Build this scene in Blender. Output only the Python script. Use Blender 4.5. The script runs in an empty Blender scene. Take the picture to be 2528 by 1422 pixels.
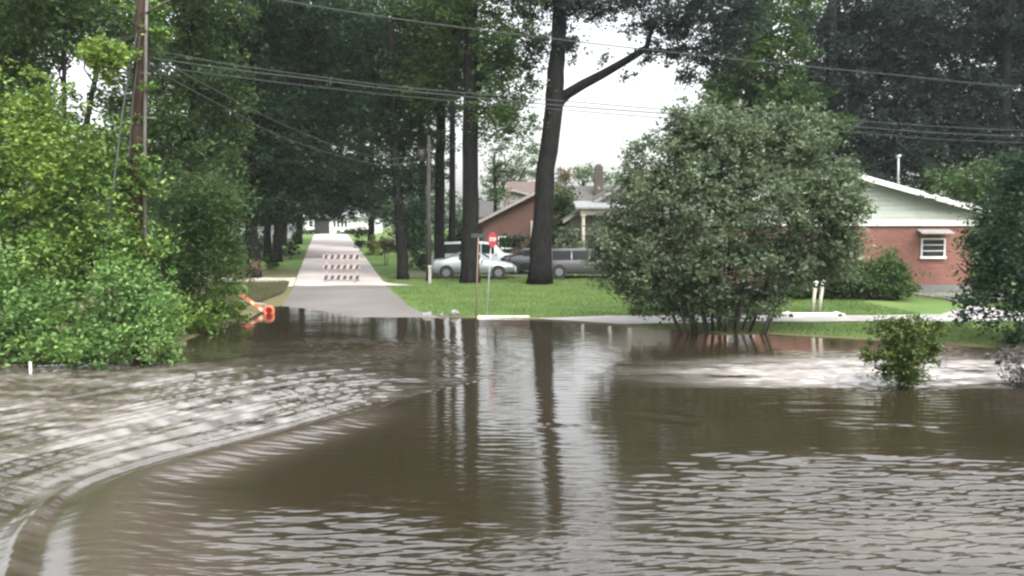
import bpy, bmesh, math, random
import numpy as np
from mathutils import Vector, Matrix, Quaternion
R = math.radians
SC = bpy.context.scene
COL = SC.collection
# ------------------------------------------------------------------ camera
FPX, CX, CY, CAMH, HORZ = 2190.0, 1264.0, 711.0, 3.2, 560.0
TH = math.atan((CY - HORZ) / FPX)
cam = bpy.data.cameras.new('camera'); camo = bpy.data.objects.new('camera', cam); COL.objects.link(camo)
camo.location = (0, 0, CAMH); camo.rotation_euler = (math.pi/2 - TH, 0, 0)
cam.sensor_width = 36.0; cam.lens = FPX/2528*36; cam.clip_end = 4000; cam.clip_start = .1
SC.camera = camo
SC.render.resolution_x = 1024; SC.render.resolution_y = 576
SC.render.engine = 'CYCLES'
SC.cycles.filter_width = 2.4
SC.cycles.max_bounces = 6; SC.cycles.diffuse_bounces = 3; SC.cycles.transparent_max_bounces = 8
# ------------------------------------------------------------------ sky + sun
SUN_EL, SUN_AZ = R(52), R(150)       # azimuth from +Y clockwise: behind the camera, to the right
w = bpy.data.worlds.new("World"); SC.world = w; w.use_nodes = True
nt = w.node_tree; nt.nodes.clear()
def wn(t, **k):
    n = nt.nodes.new(t)
    for a, b in k.items(): setattr(n, a, b)
    return n
out = wn('ShaderNodeOutputWorld'); bg = wn('ShaderNodeBackground'); bg.inputs[1].default_value = .12
sky = wn('ShaderNodeTexSky', sky_type='NISHITA', sun_disc=False, sun_elevation=SUN_EL, sun_rotation=SUN_AZ)
sky.dust_density = 4; sky.air_density = 1.2
hs = wn('ShaderNodeHueSaturation'); hs.inputs['Saturation'].default_value = .16; hs.inputs['Value'].default_value = 1.0
tc = wn('ShaderNodeTexCoord'); sep = wn('ShaderNodeSeparateXYZ')
mr = wn('ShaderNodeMapRange'); mr.inputs[1].default_value = .22; mr.inputs[2].default_value = .62
mr.inputs[3].default_value = 3.5; mr.inputs[4].default_value = 7.5; mr.clamp = True
no = wn('ShaderNodeTexNoise'); no.inputs['Scale'].default_value = 2.4; no.inputs['Detail'].default_value = 4
nr = wn('ShaderNodeMapRange'); nr.inputs[1].default_value = .3; nr.inputs[2].default_value = .7
nr.inputs[3].default_value = .86; nr.inputs[4].default_value = 1.12
m1 = wn('ShaderNodeMath', operation='MULTIPLY'); mx = wn('ShaderNodeVectorMath', operation='SCALE')
L = nt.links.new
L(tc.outputs['Generated'], sep.inputs[0]); L(sep.outputs['Z'], mr.inputs[0])
L(tc.outputs['Generated'], no.inputs['Vector']); L(no.outputs['Fac'], nr.inputs[0])
L(mr.outputs[0], m1.inputs[0]); L(nr.outputs[0], m1.inputs[1])
L(sky.outputs[0], hs.inputs['Color']); L(hs.outputs[0], mx.inputs[0]); L(m1.outputs[0], mx.inputs['Scale'])
L(mx.outputs[0], bg.inputs[0]); L(bg.outputs[0], out.inputs[0])
sl = bpy.data.lights.new('sun', 'SUN'); sl.energy = 1.0; sl.angle = R(22); sl.color = (1, .95, .87)
so = bpy.data.objects.new('sun', sl); COL.objects.link(so)
sd = Vector((math.sin(SUN_AZ)*math.cos(SUN_EL), math.cos(SUN_AZ)*math.cos(SUN_EL), math.sin(SUN_EL)))
so.rotation_euler = sd.to_track_quat('Z', 'Y').to_euler(); so.location = (0, -20, 40)
SC.view_settings.view_transform = 'Standard'; SC.view_settings.look = 'None'
SC.view_settings.exposure = -0.12; SC.view_settings.gamma = 1
# ------------------------------------------------------------------ helpers
def ray(px, py):
    f = np.array([0, math.cos(TH), -math.sin(TH)]); u = np.array([0, math.sin(TH), math.cos(TH)])
    return f*FPX + np.array([1, 0, 0])*(px-CX) + u*(CY-py)
def P(px, py, D):
    r = ray(px, py); t = D/r[1]
    return Vector((r[0]*t, D, CAMH + r[2]*t))
def Gp(px, py, z=0.0):
    r = ray(px, py); t = (z-CAMH)/r[2]
    return Vector((r[0]*t, r[1]*t, z))
SH = [(-900,960),(-400,930),(0,906),(250,896),(430,868),(480,832),(600,795),(690,752),(760,760),(870,781),(1040,781),(1310,789),(1500,803),(1660,814),(1780,828),(1900,826),(2130,838),(2528,865),(3000,885),(4000,900)]
SHP = [Gp(a, b) for a, b in SH]
SU = np.array([p.x/p.y for p in SHP]); SD = np.array([p.y for p in SHP])
RY = [0, 34, 45, 60, 90, 130, 200, 400, 3000]; RZ = [0, 0, .04, .45, 1.25, 2.05, 2.7, 2.9, 2.9]
def gza(x, y):
    x = np.asarray(x, float); y = np.asarray(y, float)
    yy = np.maximum(y, 3.0); d = yy - np.interp(x/yy, SU, SD)
    z = np.where(d < 0, -.6*(1-np.exp(np.minimum(d, 0)/5)), .13*(1-np.exp(-np.maximum(d, 0)/2.2)))
    z = z + np.interp(yy, RY, RZ)
    z = z + .012*np.sin(x*1.7+y*.9)*np.clip(d, 0, 1) + .01*np.sin(x*.6-y*2.1)*np.clip(d, 0, 1)
    return z
def gz(x, y): return float(gza(x, y))
def B(px, D, dz=0.0):
    x = P(px, 650, D).x
    return Vector((x, D, gz(x, D)+dz))
def tag(o, label=None, cat=None, group=None, kind=None):
    if label: o['label'] = label
    if cat: o['category'] = cat
    if group: o['group'] = group
    if kind: o['kind'] = kind
    return o
def empty(name, loc, label, cat, group=None, rz=0):
    o = bpy.data.objects.new(name, None); COL.objects.link(o); o.location = loc; o.rotation_euler = (0, 0, rz)
    o.empty_display_size = .2
    return tag(o, label, cat, group)
def npmesh(name, v, f, m, parent=None, smooth=False, kind=None):
    """v world/local (N,3) array, f (M,k) array of equal polygons"""
    me = bpy.data.meshes.new(name); v = np.asarray(v, np.float32); f = np.asarray(f, np.int32)
    me.vertices.add(len(v)); me.vertices.foreach_set('co', v.ravel())
    k = f.shape[1]; me.loops.add(f.size); me.loops.foreach_set('vertex_index', f.ravel())
    me.polygons.add(len(f)); me.polygons.foreach_set('loop_start', np.arange(0, f.size, k, dtype=np.int32))
    try: me.polygons.foreach_set('loop_total', np.full(len(f), k, np.int32))
    except Exception: pass
    if smooth: me.polygons.foreach_set('use_smooth', np.ones(len(f), bool))
    me.update(calc_edges=True); me.validate()
    me.materials.append(m)
    o = bpy.data.objects.new(name, me); COL.objects.link(o)
    if parent: o.parent = parent
    if kind: o['kind'] = kind
    return o
class MB:
    def __init__(s): s.bm = bmesh.new()
    def box(s, c, d, rot=None, bev=0):
        r = bmesh.ops.create_cube(s.bm, size=1); vs = r['verts']
        bmesh.ops.scale(s.bm, vec=Vector(d), verts=vs)
        if bev:
            es = list({e for v in vs for e in v.link_edges})
            g = bmesh.ops.bevel(s.bm, geom=es, offset=bev, segments=2, affect='EDGES', profile=.5)
            vs = list({v for v in g['verts']} | {v for v in vs if v.is_valid})
        if rot is not None: bmesh.ops.rotate(s.bm, cent=(0, 0, 0), matrix=rot, verts=vs)
        bmesh.ops.translate(s.bm, vec=Vector(c), verts=vs); return s
    def poly(s, pts):
        s.bm.faces.new([s.bm.verts.new(p) for p in pts]); return s
    def prism(s, pts, off):
        off = Vector(off); a = [s.bm.verts.new(p) for p in pts]; b = [s.bm.verts.new(Vector(p)+off) for p in pts]
        s.bm.faces.new(a); s.bm.faces.new(b[::-1]); n = len(a)
        for i in range(n): s.bm.faces.new((a[i], b[i], b[(i+1) % n], a[(i+1) % n]))
        bmesh.ops.recalc_face_normals(s.bm, faces=s.bm.faces); return s
    def tube(s, pts, rad, n=8, cap=True):
        pts = [Vector(p) for p in pts]; rings = []
        if not hasattr(rad, '__len__'): rad = [rad]*len(pts)
        prev = None
        for i, p in enumerate(pts):
            t = (pts[min(i+1, len(pts)-1)]-pts[max(i-1, 0)]).normalized()
            if prev is None:
                a = t.orthogonal().normalized()
            else:
                a = prev - t*prev.dot(t); a.normalize()
            prev = a; b = t.cross(a)
            rings.append([s.bm.verts.new(p+(a*math.cos(2*math.pi*k/n)+b*math.sin(2*math.pi*k/n))*rad[i]) for k in range(n)])
        for r0, r1 in zip(rings, rings[1:]):
            for k in range(n): f = s.bm.faces.new((r0[k], r0[(k+1) % n], r1[(k+1) % n], r1[k])); f.smooth = True
        if cap: s.bm.faces.new(rings[0][::-1]); s.bm.faces.new(rings[-1])
        return s
    def build(s, name, m, parent=None, kind=None):
        me = bpy.data.meshes.new(name); s.bm.to_mesh(me); s.bm.free(); me.materials.append(m)
        o = bpy.data.objects.new(name, me); COL.objects.link(o)
        if parent: o.parent = parent
        if kind: o['kind'] = kind
        return o
# ------------------------------------------------------------------ materials
def mat(name, c1, c2=None, rough=.8, scale=4, detail=5, spec=.3, metal=0, bump=0, bscale=None, coat=0, mapping=(1, 1, 1), lo=.35, hi=.65):
    m = bpy.data.materials.new(name); m.use_nodes = True; t = m.node_tree; p = t.nodes['Principled BSDF']
    p.inputs['Roughness'].default_value = rough; p.inputs['Specular IOR Level'].default_value = spec
    p.inputs['Metallic'].default_value = metal; p.inputs['Coat Weight'].default_value = coat
    p.inputs['Base Color'].default_value = (*c1, 1)
    if c2 or bump:
        g = t.nodes.new('ShaderNodeNewGeometry') if False else t.nodes.new('ShaderNodeTexCoord'); mp = t.nodes.new('ShaderNodeMapping')
        mp.inputs['Scale'].default_value = mapping; t.links.new(g.outputs['Object'], mp.inputs[0])
    if c2:
        n = t.nodes.new('ShaderNodeTexNoise'); n.inputs['Scale'].default_value = scale; n.inputs['Detail'].default_value = detail
        r = t.nodes.new('ShaderNodeMapRange'); r.inputs[1].default_value = lo; r.inputs[2].default_value = hi
        mi = t.nodes.new('ShaderNodeMix'); mi.data_type = 'RGBA'; mi.inputs[6].default_value = (*c1, 1); mi.inputs[7].default_value = (*c2, 1)
        t.links.new(mp.outputs[0], n.inputs[0]); t.links.new(n.outputs['Fac'], r.inputs[0]); t.links.new(r.outputs[0], mi.inputs[0])
        t.links.new(mi.outputs[2], p.inputs['Base Color'])
    if bump:
        n2 = t.nodes.new('ShaderNodeTexNoise'); n2.inputs['Scale'].default_value = bscale or scale*3; n2.inputs['Detail'].default_value = 4
        b = t.nodes.new('ShaderNodeBump'); b.inputs['Strength'].default_value = bump; b.inputs['Distance'].default_value = .05
        t.links.new(mp.outputs[0], n2.inputs[0]); t.links.new(n2.outputs['Fac'], b.inputs['Height']); t.links.new(b.outputs[0], p.inputs['Normal'])
    return m
def leafmat(name, ca, cb, cc, trans=.3, scale=.8, rough=.55):
    """leaf colour varies per leaf (random per island) and by soft patches of young and old leaves"""
    m = bpy.data.materials.new(name); m.use_nodes = True; t = m.node_tree; p = t.nodes['Principled BSDF']; o = t.nodes['Material Output']
    g = t.nodes.new('ShaderNodeNewGeometry'); tcn = t.nodes.new('ShaderNodeTexCoord')
    n = t.nodes.new('ShaderNodeTexNoise'); n.inputs['Scale'].default_value = scale; n.inputs['Detail'].default_value = 3
    r = t.nodes.new('ShaderNodeMapRange'); r.inputs[1].default_value = .38; r.inputs[2].default_value = .62
    a = t.nodes.new('ShaderNodeMix'); a.data_type = 'RGBA'; a.inputs[6].default_value = (*ca, 1); a.inputs[7].default_value = (*cb, 1)
    b = t.nodes.new('ShaderNodeMix'); b.data_type = 'RGBA'; b.inputs[7].default_value = (*cc, 1)
    pw = t.nodes.new('ShaderNodeMath'); pw.operation = 'POWER'; pw.inputs[1].default_value = 2.2
    t.links.new(tcn.outputs['Object'], n.inputs[0]); t.links.new(n.outputs['Fac'], r.inputs[0]); t.links.new(r.outputs[0], a.inputs[0])
    t.links.new(g.outputs['Random Per Island'], pw.inputs[0]); t.links.new(pw.outputs[0], b.inputs[0]); t.links.new(a.outputs[2], b.inputs[6])
    t.links.new(b.outputs[2], p.inputs['Base Color']); p.inputs['Roughness'].default_value = rough; p.inputs['Specular IOR Level'].default_value = .2
    tr = t.nodes.new('ShaderNodeBsdfTranslucent'); t.links.new(b.outputs[2], tr.inputs[0])
    ms = t.nodes.new('ShaderNodeMixShader'); ms.inputs[0].default_value = trans
    t.links.new(p.outputs[0], ms.inputs[1]); t.links.new(tr.outputs[0], ms.inputs[2]); t.links.new(ms.outputs[0], o.inputs[0])
    return m
def brickmat(name, c1, c2, mortar):
    m = bpy.data.materials.new(name); m.use_nodes = True; t = m.node_tree; p = t.nodes['Principled BSDF']
    tcn = t.nodes.new('ShaderNodeTexCoord'); s = t.nodes.new('ShaderNodeSeparateXYZ'); ad = t.nodes.new('ShaderNodeMath'); c = t.nodes.new('ShaderNodeCombineXYZ')
    br = t.nodes.new('ShaderNodeTexBrick'); br.inputs['Scale'].default_value = 1
    br.inputs['Brick Width'].default_value = .22; br.inputs['Row Height'].default_value = .075; br.inputs['Mortar Size'].default_value = .008
    br.inputs['Color1'].default_value = (*c1, 1); br.inputs['Color2'].default_value = (*c2, 1); br.inputs['Mortar'].default_value = (*mortar, 1)
    t.links.new(tcn.outputs['Object'], s.inputs[0]); t.links.new(s.outputs[0], ad.inputs[0]); t.links.new(s.outputs[1], ad.inputs[1])
    t.links.new(ad.outputs[0], c.inputs[0]); t.links.new(s.outputs[2], c.inputs[1]); t.links.new(c.outputs[0], br.inputs[0])
    n = t.nodes.new('ShaderNodeTexNoise'); n.inputs['Scale'].default_value = 1.3; n.inputs['Detail'].default_value = 6
    r = t.nodes.new('ShaderNodeMapRange'); r.inputs[3].default_value = .75; r.inputs[4].default_value = 1.2
    v = t.nodes.new('ShaderNodeVectorMath'); v.operation = 'SCALE'
    t.links.new(tcn.outputs['Object'], n.inputs[0]); t.links.new(n.outputs['Fac'], r.inputs[0])
    t.links.new(br.outputs['Color'], v.inputs[0]); t.links.new(r.outputs[0], v.inputs['Scale']); t.links.new(v.outputs[0], p.inputs['Base Color'])
    p.inputs['Roughness'].default_value = .9
    return m
M = {}
M['brick'] = brickmat('red_brick', (.20, .070, .047), (.13, .048, .034), (.19, .135, .11))
M['siding'] = mat('pale_siding', (.38, .415, .36), (.31, .34, .29), .6, 1.2)
M['siding_line'] = mat('siding_shadow_gap', (.30, .33, .29), rough=.8)
M['white'] = mat('white_paint', (.62, .63, .60), (.54, .55, .52), .5, 3)
M['greytrim'] = mat('weathered_trim', (.27, .25, .23), (.21, .20, .18), .7, 4)
M['cream'] = mat('cream_paint', (.40, .38, .30), (.31, .29, .23), .6, 3)
M['beige'] = mat('beige_wall', (.22, .205, .155), (.16, .155, .12), .8, 1.5)
M['greywall'] = mat('grey_gable', (.30, .27, .25), (.24, .22, .20), .8, 1.5)
M['shingle'] = mat('grey_shingle', (.055, .052, .05), (.085, .08, .075), .95, 6, bump=.4)
M['shingle_brown'] = mat('brown_shingle', (.085, .062, .055), (.11, .083, .074), .95, 5, bump=.4)
M['shingle_pale'] = mat('pale_shingle', (.22, .235, .235), (.17, .18, .18), .95, 5)
M['brick_dull'] = brickmat('dull_brown_brick', (.10, .043, .032), (.07, .032, .025), (.10, .07, .06))
M['chimney'] = brickmat('dark_chimney_brick', (.055, .04, .035), (.04, .03, .027), (.07, .06, .05))
M['glass'] = mat('dark_glass', (.012, .014, .016), rough=.06, spec=.5)
M['carglass'] = mat('car_glass', (.008, .009, .010), rough=.4, spec=.12)
M['foundation'] = mat('foundation', (.12, .12, .12), (.16, .16, .15), .9, 3)
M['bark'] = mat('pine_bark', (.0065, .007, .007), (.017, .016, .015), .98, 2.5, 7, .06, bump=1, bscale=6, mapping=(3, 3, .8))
M['bark_pale'] = mat('grey_bark', (.10, .09, .075), (.16, .14, .12), .9, 4, 6, .2, bump=.6, mapping=(2, 2, .6))
M['stem'] = mat('shrub_stem', (.018, .015, .011), (.040, .033, .026), .85, 6)
M['polewood'] = mat('pole_wood', (.022, .0145, .010), (.042, .027, .019), .9, 2, 6, .2, bump=.5, mapping=(6, 6, .6))
M['polegrey'] = mat('weathered_pole', (.035, .033, .03), (.06, .056, .05), .9, 3, 6, .2, mapping=(6, 6, .6))
M['conduit'] = mat('conduit_grey', (.10, .09, .08), (.075, .07, .06), .5, 4)
M['wire'] = mat('wire_covering', (.05, .056, .052), rough=.9, spec=.1)
M['galv'] = mat('galvanised', (.32, .33, .33), (.25, .26, .26), .5, 8, metal=.4)
M['signred'] = mat('sign_red', (.30, .035, .04), rough=.4)
M['signgreen'] = mat('sign_green', (.028, .05, .045), rough=.4)
M['rubber'] = mat('tyre_rubber', (.018, .018, .018), rough=.85)
M['rim'] = mat('alloy_rim', (.14, .145, .145), rough=.45, metal=.3)
M['silver'] = mat('silver_paint', (.25, .28, .28), rough=.34, metal=.5, spec=.5, coat=.6)
M['whitecar'] = mat('white_car_paint', (.40, .43, .43), rough=.4, spec=.5, coat=.6)
M['blackcar'] = mat('black_car_paint', (.012, .013, .014), rough=.25, spec=.5, coat=.6)
M['greycar'] = mat('grey_car_paint', (.065, .066, .068), rough=.4, metal=.35, spec=.5, coat=.6)
M['trim'] = mat('dark_trim', (.02, .02, .02), rough=.6)
M['lamp'] = mat('lamp_glass', (.55, .56, .55), rough=.12, spec=.6)
M['taillamp'] = mat('tail_lamp', (.25, .02, .02), rough=.2)
M['orange'] = mat('orange_plastic', (.42, .12, .06), rough=.4)
M['lens'] = mat('amber_lens', (.20, .012, .01), rough=.15, spec=.6)
M['reflect'] = mat('reflective_band', (.60, .42, .30), rough=.35)
M['concrete'] = mat('pale_concrete', (.40, .39, .36), (.30, .29, .27), .85, 3, bump=.2)
M['whitewash'] = mat('whitewashed_concrete', (.58, .60, .54), (.45, .46, .42), .8, 5, bump=.3)
M['stone'] = mat('pale_stone', (.22, .225, .205), (.14, .14, .125), .85, 9, bump=.6)
M['dark'] = mat('dark_hollow', (.01, .01, .01), rough=.9)
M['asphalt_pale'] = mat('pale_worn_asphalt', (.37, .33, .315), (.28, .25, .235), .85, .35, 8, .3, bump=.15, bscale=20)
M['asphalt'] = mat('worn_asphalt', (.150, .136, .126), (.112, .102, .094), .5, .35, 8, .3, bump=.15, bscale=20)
M['tar'] = mat('tar_patch', (.045, .04, .038), (.08, .072, .066), .7, 4)
M['sand'] = mat('sandy_drive', (.42, .40, .33), (.30, .29, .22), .9, 1.2)
M['path'] = mat('path_concrete', (.27, .255, .24), (.20, .19, .18), .75, .8, 7)
# foliage (shared leaf materials)
M['lf_vine'] = leafmat('vine_leaves', (.026, .068, .013), (.075, .145, .021), (.18, .26, .065), .25, .7)
M['lf_vine2'] = leafmat('young_leaves', (.045, .122, .025), (.115, .22, .046), (.24, .345, .13), .42, .8)
M['lf_mid'] = leafmat('mid_leaves', (.024, .054, .015), (.050, .092, .022), (.07, .11, .04), .42, .4)
M['lf_dark'] = leafmat('dark_leaves', (.016, .038, .019), (.027, .056, .023), (.028, .048, .026), .45, .3)
M['lf_grey'] = leafmat('grey_pine_needles', (.020, .030, .026), (.027, .039, .032), (.034, .048, .040), .45, .3)
M['lf_olive'] = leafmat('olive_leaves', (.045, .074, .034), (.078, .108, .048), (.18, .22, .14), .38, .6)
M['lf_shrub'] = leafmat('shrub_leaves', (.022, .046, .010), (.055, .080, .014), (.10, .13, .035), .3, 2)
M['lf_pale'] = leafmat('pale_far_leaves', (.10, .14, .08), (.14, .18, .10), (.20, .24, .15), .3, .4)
M['lf_brown'] = leafmat('dry_leaves', (.10, .075, .04), (.15, .11, .06), (.2, .16, .1), .3, 1)
M['lf_yellow'] = leafmat('yellow_green_leaves', (.075, .14, .02), (.14, .22, .035), (.24, .32, .08), .3, 1.2)
M['lf_purple'] = leafmat('purplish_leaves', (.035, .034, .034), (.055, .05, .052), (.10, .09, .09), .3, 1)
# ------------------------------------------------------------------ foliage generator
def leaves(lobes, leaf, cover, seed, aspect=.55, clump=.45, up=.35, shell=.55, spread=1.0):
    """lobes: list of (center Vector, (rx,ry,rz)[, weight]); returns verts, faces of loose diamond leaves in clumps"""
    rng = np.random.default_rng(seed); C = []
    for lb in lobes:
        c, r = lb[0], lb[1]; wgt = lb[2] if len(lb) > 2 else 1
        area = math.pi*(r[0]*r[2]+r[0]*r[1]*.5+r[1]*r[2]*.5)
        n = int(2.3*cover*wgt*area/(leaf*leaf*aspect)); per = 26
        nc = max(4, int(n/per))
        d = rng.normal(size=(nc, 3)); d /= np.linalg.norm(d, axis=1)[:, None]
        q = rng.random(nc)**.5; rad = shell + (1.04-shell)*q
        inner = rng.random(nc) < .22; rad[inner] = rng.random(inner.sum())*shell
        # uneven outline
        lump = 1 + .19*np.sin(d[:, 0]*5+c[0]*3+seed)+.17*np.sin(d[:, 2]*6+c[1]+seed*2)+.13*np.sin(d[:, 1]*8+seed)+.09*np.sin(d[:, 0]*13+d[:, 2]*11+seed)
        cc = np.array(c)[None]+d*np.array(r)[None]*(rad*lump)[:, None]
        cs = clump*spread*(.5+rng.random(nc))*min(1.0, .35*min(r)/clump+.25)
        idx = np.repeat(np.arange(nc), per)
        g = rng.normal(size=(len(idx), 3))*cs[idx][:, None]*np.array([.6, .6, .42])
        C.append(cc[idx]+g)
    C = np.concatenate(C); n = len(C)
    nn = rng.normal(size=(n, 3)); nn[:, 2] = np.abs(nn[:, 2])+up*2; nn /= np.linalg.norm(nn, axis=1)[:, None]
    t = rng.normal(size=(n, 3)); t[:, 2] -= .4; t -= nn*(t*nn).sum(1)[:, None]; t /= np.linalg.norm(t, axis=1)[:, None]
    b = np.cross(nn, t); s = leaf*(.6+.8*rng.random(n))[:, None]
    V = np.empty((n, 4, 3)); V[:, 0] = C-t*s*.5; V[:, 1] = C+b*s*aspect*.5-t*s*.05; V[:, 2] = C+t*s*.5; V[:, 3] = C-b*s*aspect*.5-t*s*.05
    V[:, 0] -= nn*s*.08; V[:, 2] -= nn*s*.12
    return V.reshape(-1, 3), np.arange(n*4).reshape(-1, 4)
NL = [0]
def foliage(name, lobes, m, parent, leaf, cover, seed, origin, **k):
    v, f = leaves(lobes, leaf, cover, seed, **k); NL[0] += len(f)
    # nothing sinks through the ground or the water
    v = v - np.array(origin)[None]
    return npmesh(name, v, f, m, parent)
def L3(px, py, rx, ry, D, dep=None, wgt=1):
    """a crown lobe centred where (px,py) looks at depth D; radii given in photo pixels at that depth -> metres"""
    s = D/FPX; c = P(px, py, D); r = (rx*s, (dep if dep else .8*rx*s), ry*s)
    return (c, r, wgt)
def wob(a, b, n, amt, rnd):
    a = Vector(a); b = Vector(b); o = []
    for i in range(n+1):
        t = i/n; p = a.lerp(b, t)
        if 0 < i < n: p += Vector((rnd.uniform(-amt, amt), rnd.uniform(-amt, amt), 0))
        o.append(p)
    return o
def tree(name, label, cat, px, D, trunk, lobes, lm, leaf, cover, seed, bark='bark', limbs=6, group=None, extra=None, limbr=.32, **k):
    """trunk: list of (px,py,width_px) from the base upward (first py None = ground)"""
    rnd = random.Random(seed); base = B(px, D); e = empty(name, base, label, cat, group)
    pts = []; rad = []
    for i, (tx, ty, tw) in enumerate(trunk):
        p = B(tx, D, -.15) if ty is None else P(tx, ty, D)
        pts.append(p - base); rad.append(tw*.5*D/FPX)
    # subdivide + slight irregularity, root flare
    q = []; qr = []
    for i in range(len(pts)-1):
        for j in range(5):
            t = j/5; a = pts[i].lerp(pts[i+1], t); rr = rad[i]*(1-t)+rad[i+1]*t
            if i+j > 0: a += Vector((rnd.uniform(-1, 1), rnd.uniform(-1, 1), 0))*rr*.10
            q.append(a); qr.append(rr*(1+rnd.uniform(-.04, .04)))
    q.append(pts[-1]); qr.append(rad[-1]); qr[0] *= 1.15
    tb = MB(); tb.tube(q, qr, 12)
    top = pts[-1]
    for i in range(limbs):
        lb = lobes[i % len(lobes)]; c = lb[0]-base; t0 = rnd.uniform(.45, .95)
        st = q[min(len(q)-1, int(t0*len(q)))]
        if c.z < st.z: st = min(q, key=lambda a: abs(a.z-(c.z-.3*lb[1][2])))
        en = c + Vector((rnd.uniform(-.5, .5)*lb[1][0], rnd.uniform(-.5, .5)*lb[1][1], rnd.uniform(-.2, .4)*lb[1][2]))
        r0 = max(.03, rad[-1]*limbr*2); tb.tube(wob(st, en, 5, (en-st).length*.05, rnd), [r0, r0*.8, r0*.65, r0*.5, r0*.35, r0*.15], 6)
    if extra: extra(tb, base)
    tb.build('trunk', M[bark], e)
    foliage('crown', lobes, M[lm], e, leaf, cover*1.45, seed, base, **k)
    return e
def shrub(name, label, cat, px, D, lobes, lm, leaf, cover, seed, stems=7, group=None, base=None, **k):
    rnd = random.Random(seed); b = base if base is not None else B(px, D); e = empty(name, b, label, cat, group)
    sm = MB(); wd = max(l[1][0] for l in lobes)
    for i in range(stems):
        lb = lobes[i % len(lobes)]; c = lb[0]-b
        s = Vector((rnd.uniform(-.15, .15)*wd, rnd.uniform(-.15, .15)*wd, -.25))
        en = c + Vector((rnd.uniform(-.5, .5)*lb[1][0], rnd.uniform(-.5, .5)*lb[1][1], rnd.uniform(-.1, .5)*lb[1][2]))
        r0 = .012+.012*wd; sm.tube(wob(s, en, 4, .05*wd, rnd), [r0, r0*.8, r0*.6, r0*.4, r0*.2], 6)
    sm.build('stem', M['stem'], e)
    foliage('leaves', lobes, M[lm], e, leaf, cover, seed, b, **k)
    return e
# ================================================================== GROUND
def axis(segs):
    o = []
    for a, b, s in segs: o += list(np.arange(a, b, s))
    return np.array(o+[segs[-1][1]])
gx = axis([(-900, -200, 100), (-200, -60, 10), (-60, -30, 1), (-30, 30, .3), (30, 60, 1), (60, 200, 10), (200, 900, 100)])
gy = axis([(-80, 10, 5), (10, 18, 1), (18, 52, .3), (52, 140, 1.5), (140, 400, 20), (400, 2000, 200)])
X, Y = np.meshgrid(gx, gy); Z = gza(X, Y)
nx, ny = len(gx), len(gy); ii = np.arange(nx*ny).reshape(ny, nx)
F = np.stack([ii[:-1, :-1], ii[:-1, 1:], ii[1:, 1:], ii[1:, :-1]], -1).reshape(-1, 4)
def street_c(y): return -8.75-.209*(y-45)
mg = bpy.data.materials.new('ground_grass_and_dirt'); mg.use_nodes = True; t = mg.node_tree; p = t.nodes['Principled BSDF']
def gnode(tr, ty, **kk):
    n = tr.nodes.new(ty)
    for a, b in kk.items(): setattr(n, a, b)
    return n
tcn = gnode(t, 'ShaderNodeTexCoord'); at = gnode(t, 'ShaderNodeAttribute', attribute_name='dirt')
n1 = gnode(t, 'ShaderNodeTexNoise'); n1.inputs['Scale'].default_value = .35; n1.inputs['Detail'].default_value = 6
n2 = gnode(t, 'ShaderNodeTexNoise'); n2.inputs['Scale'].default_value = 9; n2.inputs['Detail'].default_value = 5
gm = gnode(t, 'ShaderNodeMix', data_type='RGBA'); gm.inputs[6].default_value = (.060, .115, .028, 1); gm.inputs[7].default_value = (.10, .145, .042, 1)
gm2 = gnode(t, 'ShaderNodeMix', data_type='RGBA', blend_type='MULTIPLY'); gm2.inputs[0].default_value = .5
dm = gnode(t, 'ShaderNodeMix', data_type='RGBA'); dm.inputs[6].default_value = (.075, .055, .032, 1); dm.inputs[7].default_value = (.13, .10, .06, 1)
fm = gnode(t, 'ShaderNodeMix', data_type='RGBA')
ad = gnode(t, 'ShaderNodeMath', operation='MULTIPLY_ADD'); ad.inputs[1].default_value = .9; ad.inputs[2].default_value = -.45
ad2 = gnode(t, 'ShaderNodeMath', operation='ADD', use_clamp=True)
rr = gnode(t, 'ShaderNodeMapRange'); rr.inputs[1].default_value = .35; rr.inputs[2].default_value = .65
bp = gnode(t, 'ShaderNodeBump'); bp.inputs['Strength'].default_value = .6; bp.inputs['Distance'].default_value = .06
for a, b in ((tcn.outputs['Object'], n1.inputs[0]), (tcn.outputs['Object'], n2.inputs[0]), (n1.outputs['Fac'], rr.inputs[0]), (rr.outputs[0], gm.inputs[0]),
             (n2.outputs['Fac'], dm.inputs[0]), (gm.outputs[2], gm2.inputs[6]), (n2.outputs['Color'], gm2.inputs[7]), (n2.outputs['Fac'], ad.inputs[0]), (ad.outputs[0], ad2.inputs[0]), (at.outputs['Fac'], ad2.inputs[1]),
             (ad2.outputs[0], fm.inputs[0]), (gm.outputs[2], fm.inputs[6]), (dm.outputs[2], fm.inputs[7]), (fm.outputs[2], p.inputs['Base Color']),
             (n2.outputs['Fac'], bp.inputs['Height']), (bp.outputs[0], p.inputs['Normal'])):
    t.links.new(a, b)
p.inputs['Roughness'].default_value = .95; p.inputs['Specular IOR Level'].default_value = .15
go = npmesh('ground', np.stack([X, Y, Z], -1).reshape(-1, 3), F, mg, None, True, 'structure')
def smooth(a, lo, hi): u = np.clip((a-lo)/(hi-lo), 0, 1); return u*u*(3-2*u)
dirt = np.zeros_like(X)
lft = X - (street_c(Y)-2.6)
dirt = np.maximum(dirt, (1-smooth(lft, .0, .6))*(1-smooth(Y, 52, 60))*.8)       # left bank
dirt = np.maximum(dirt, (1-smooth(Z, .0, .045))*1.0)                                # muddy shore
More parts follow.
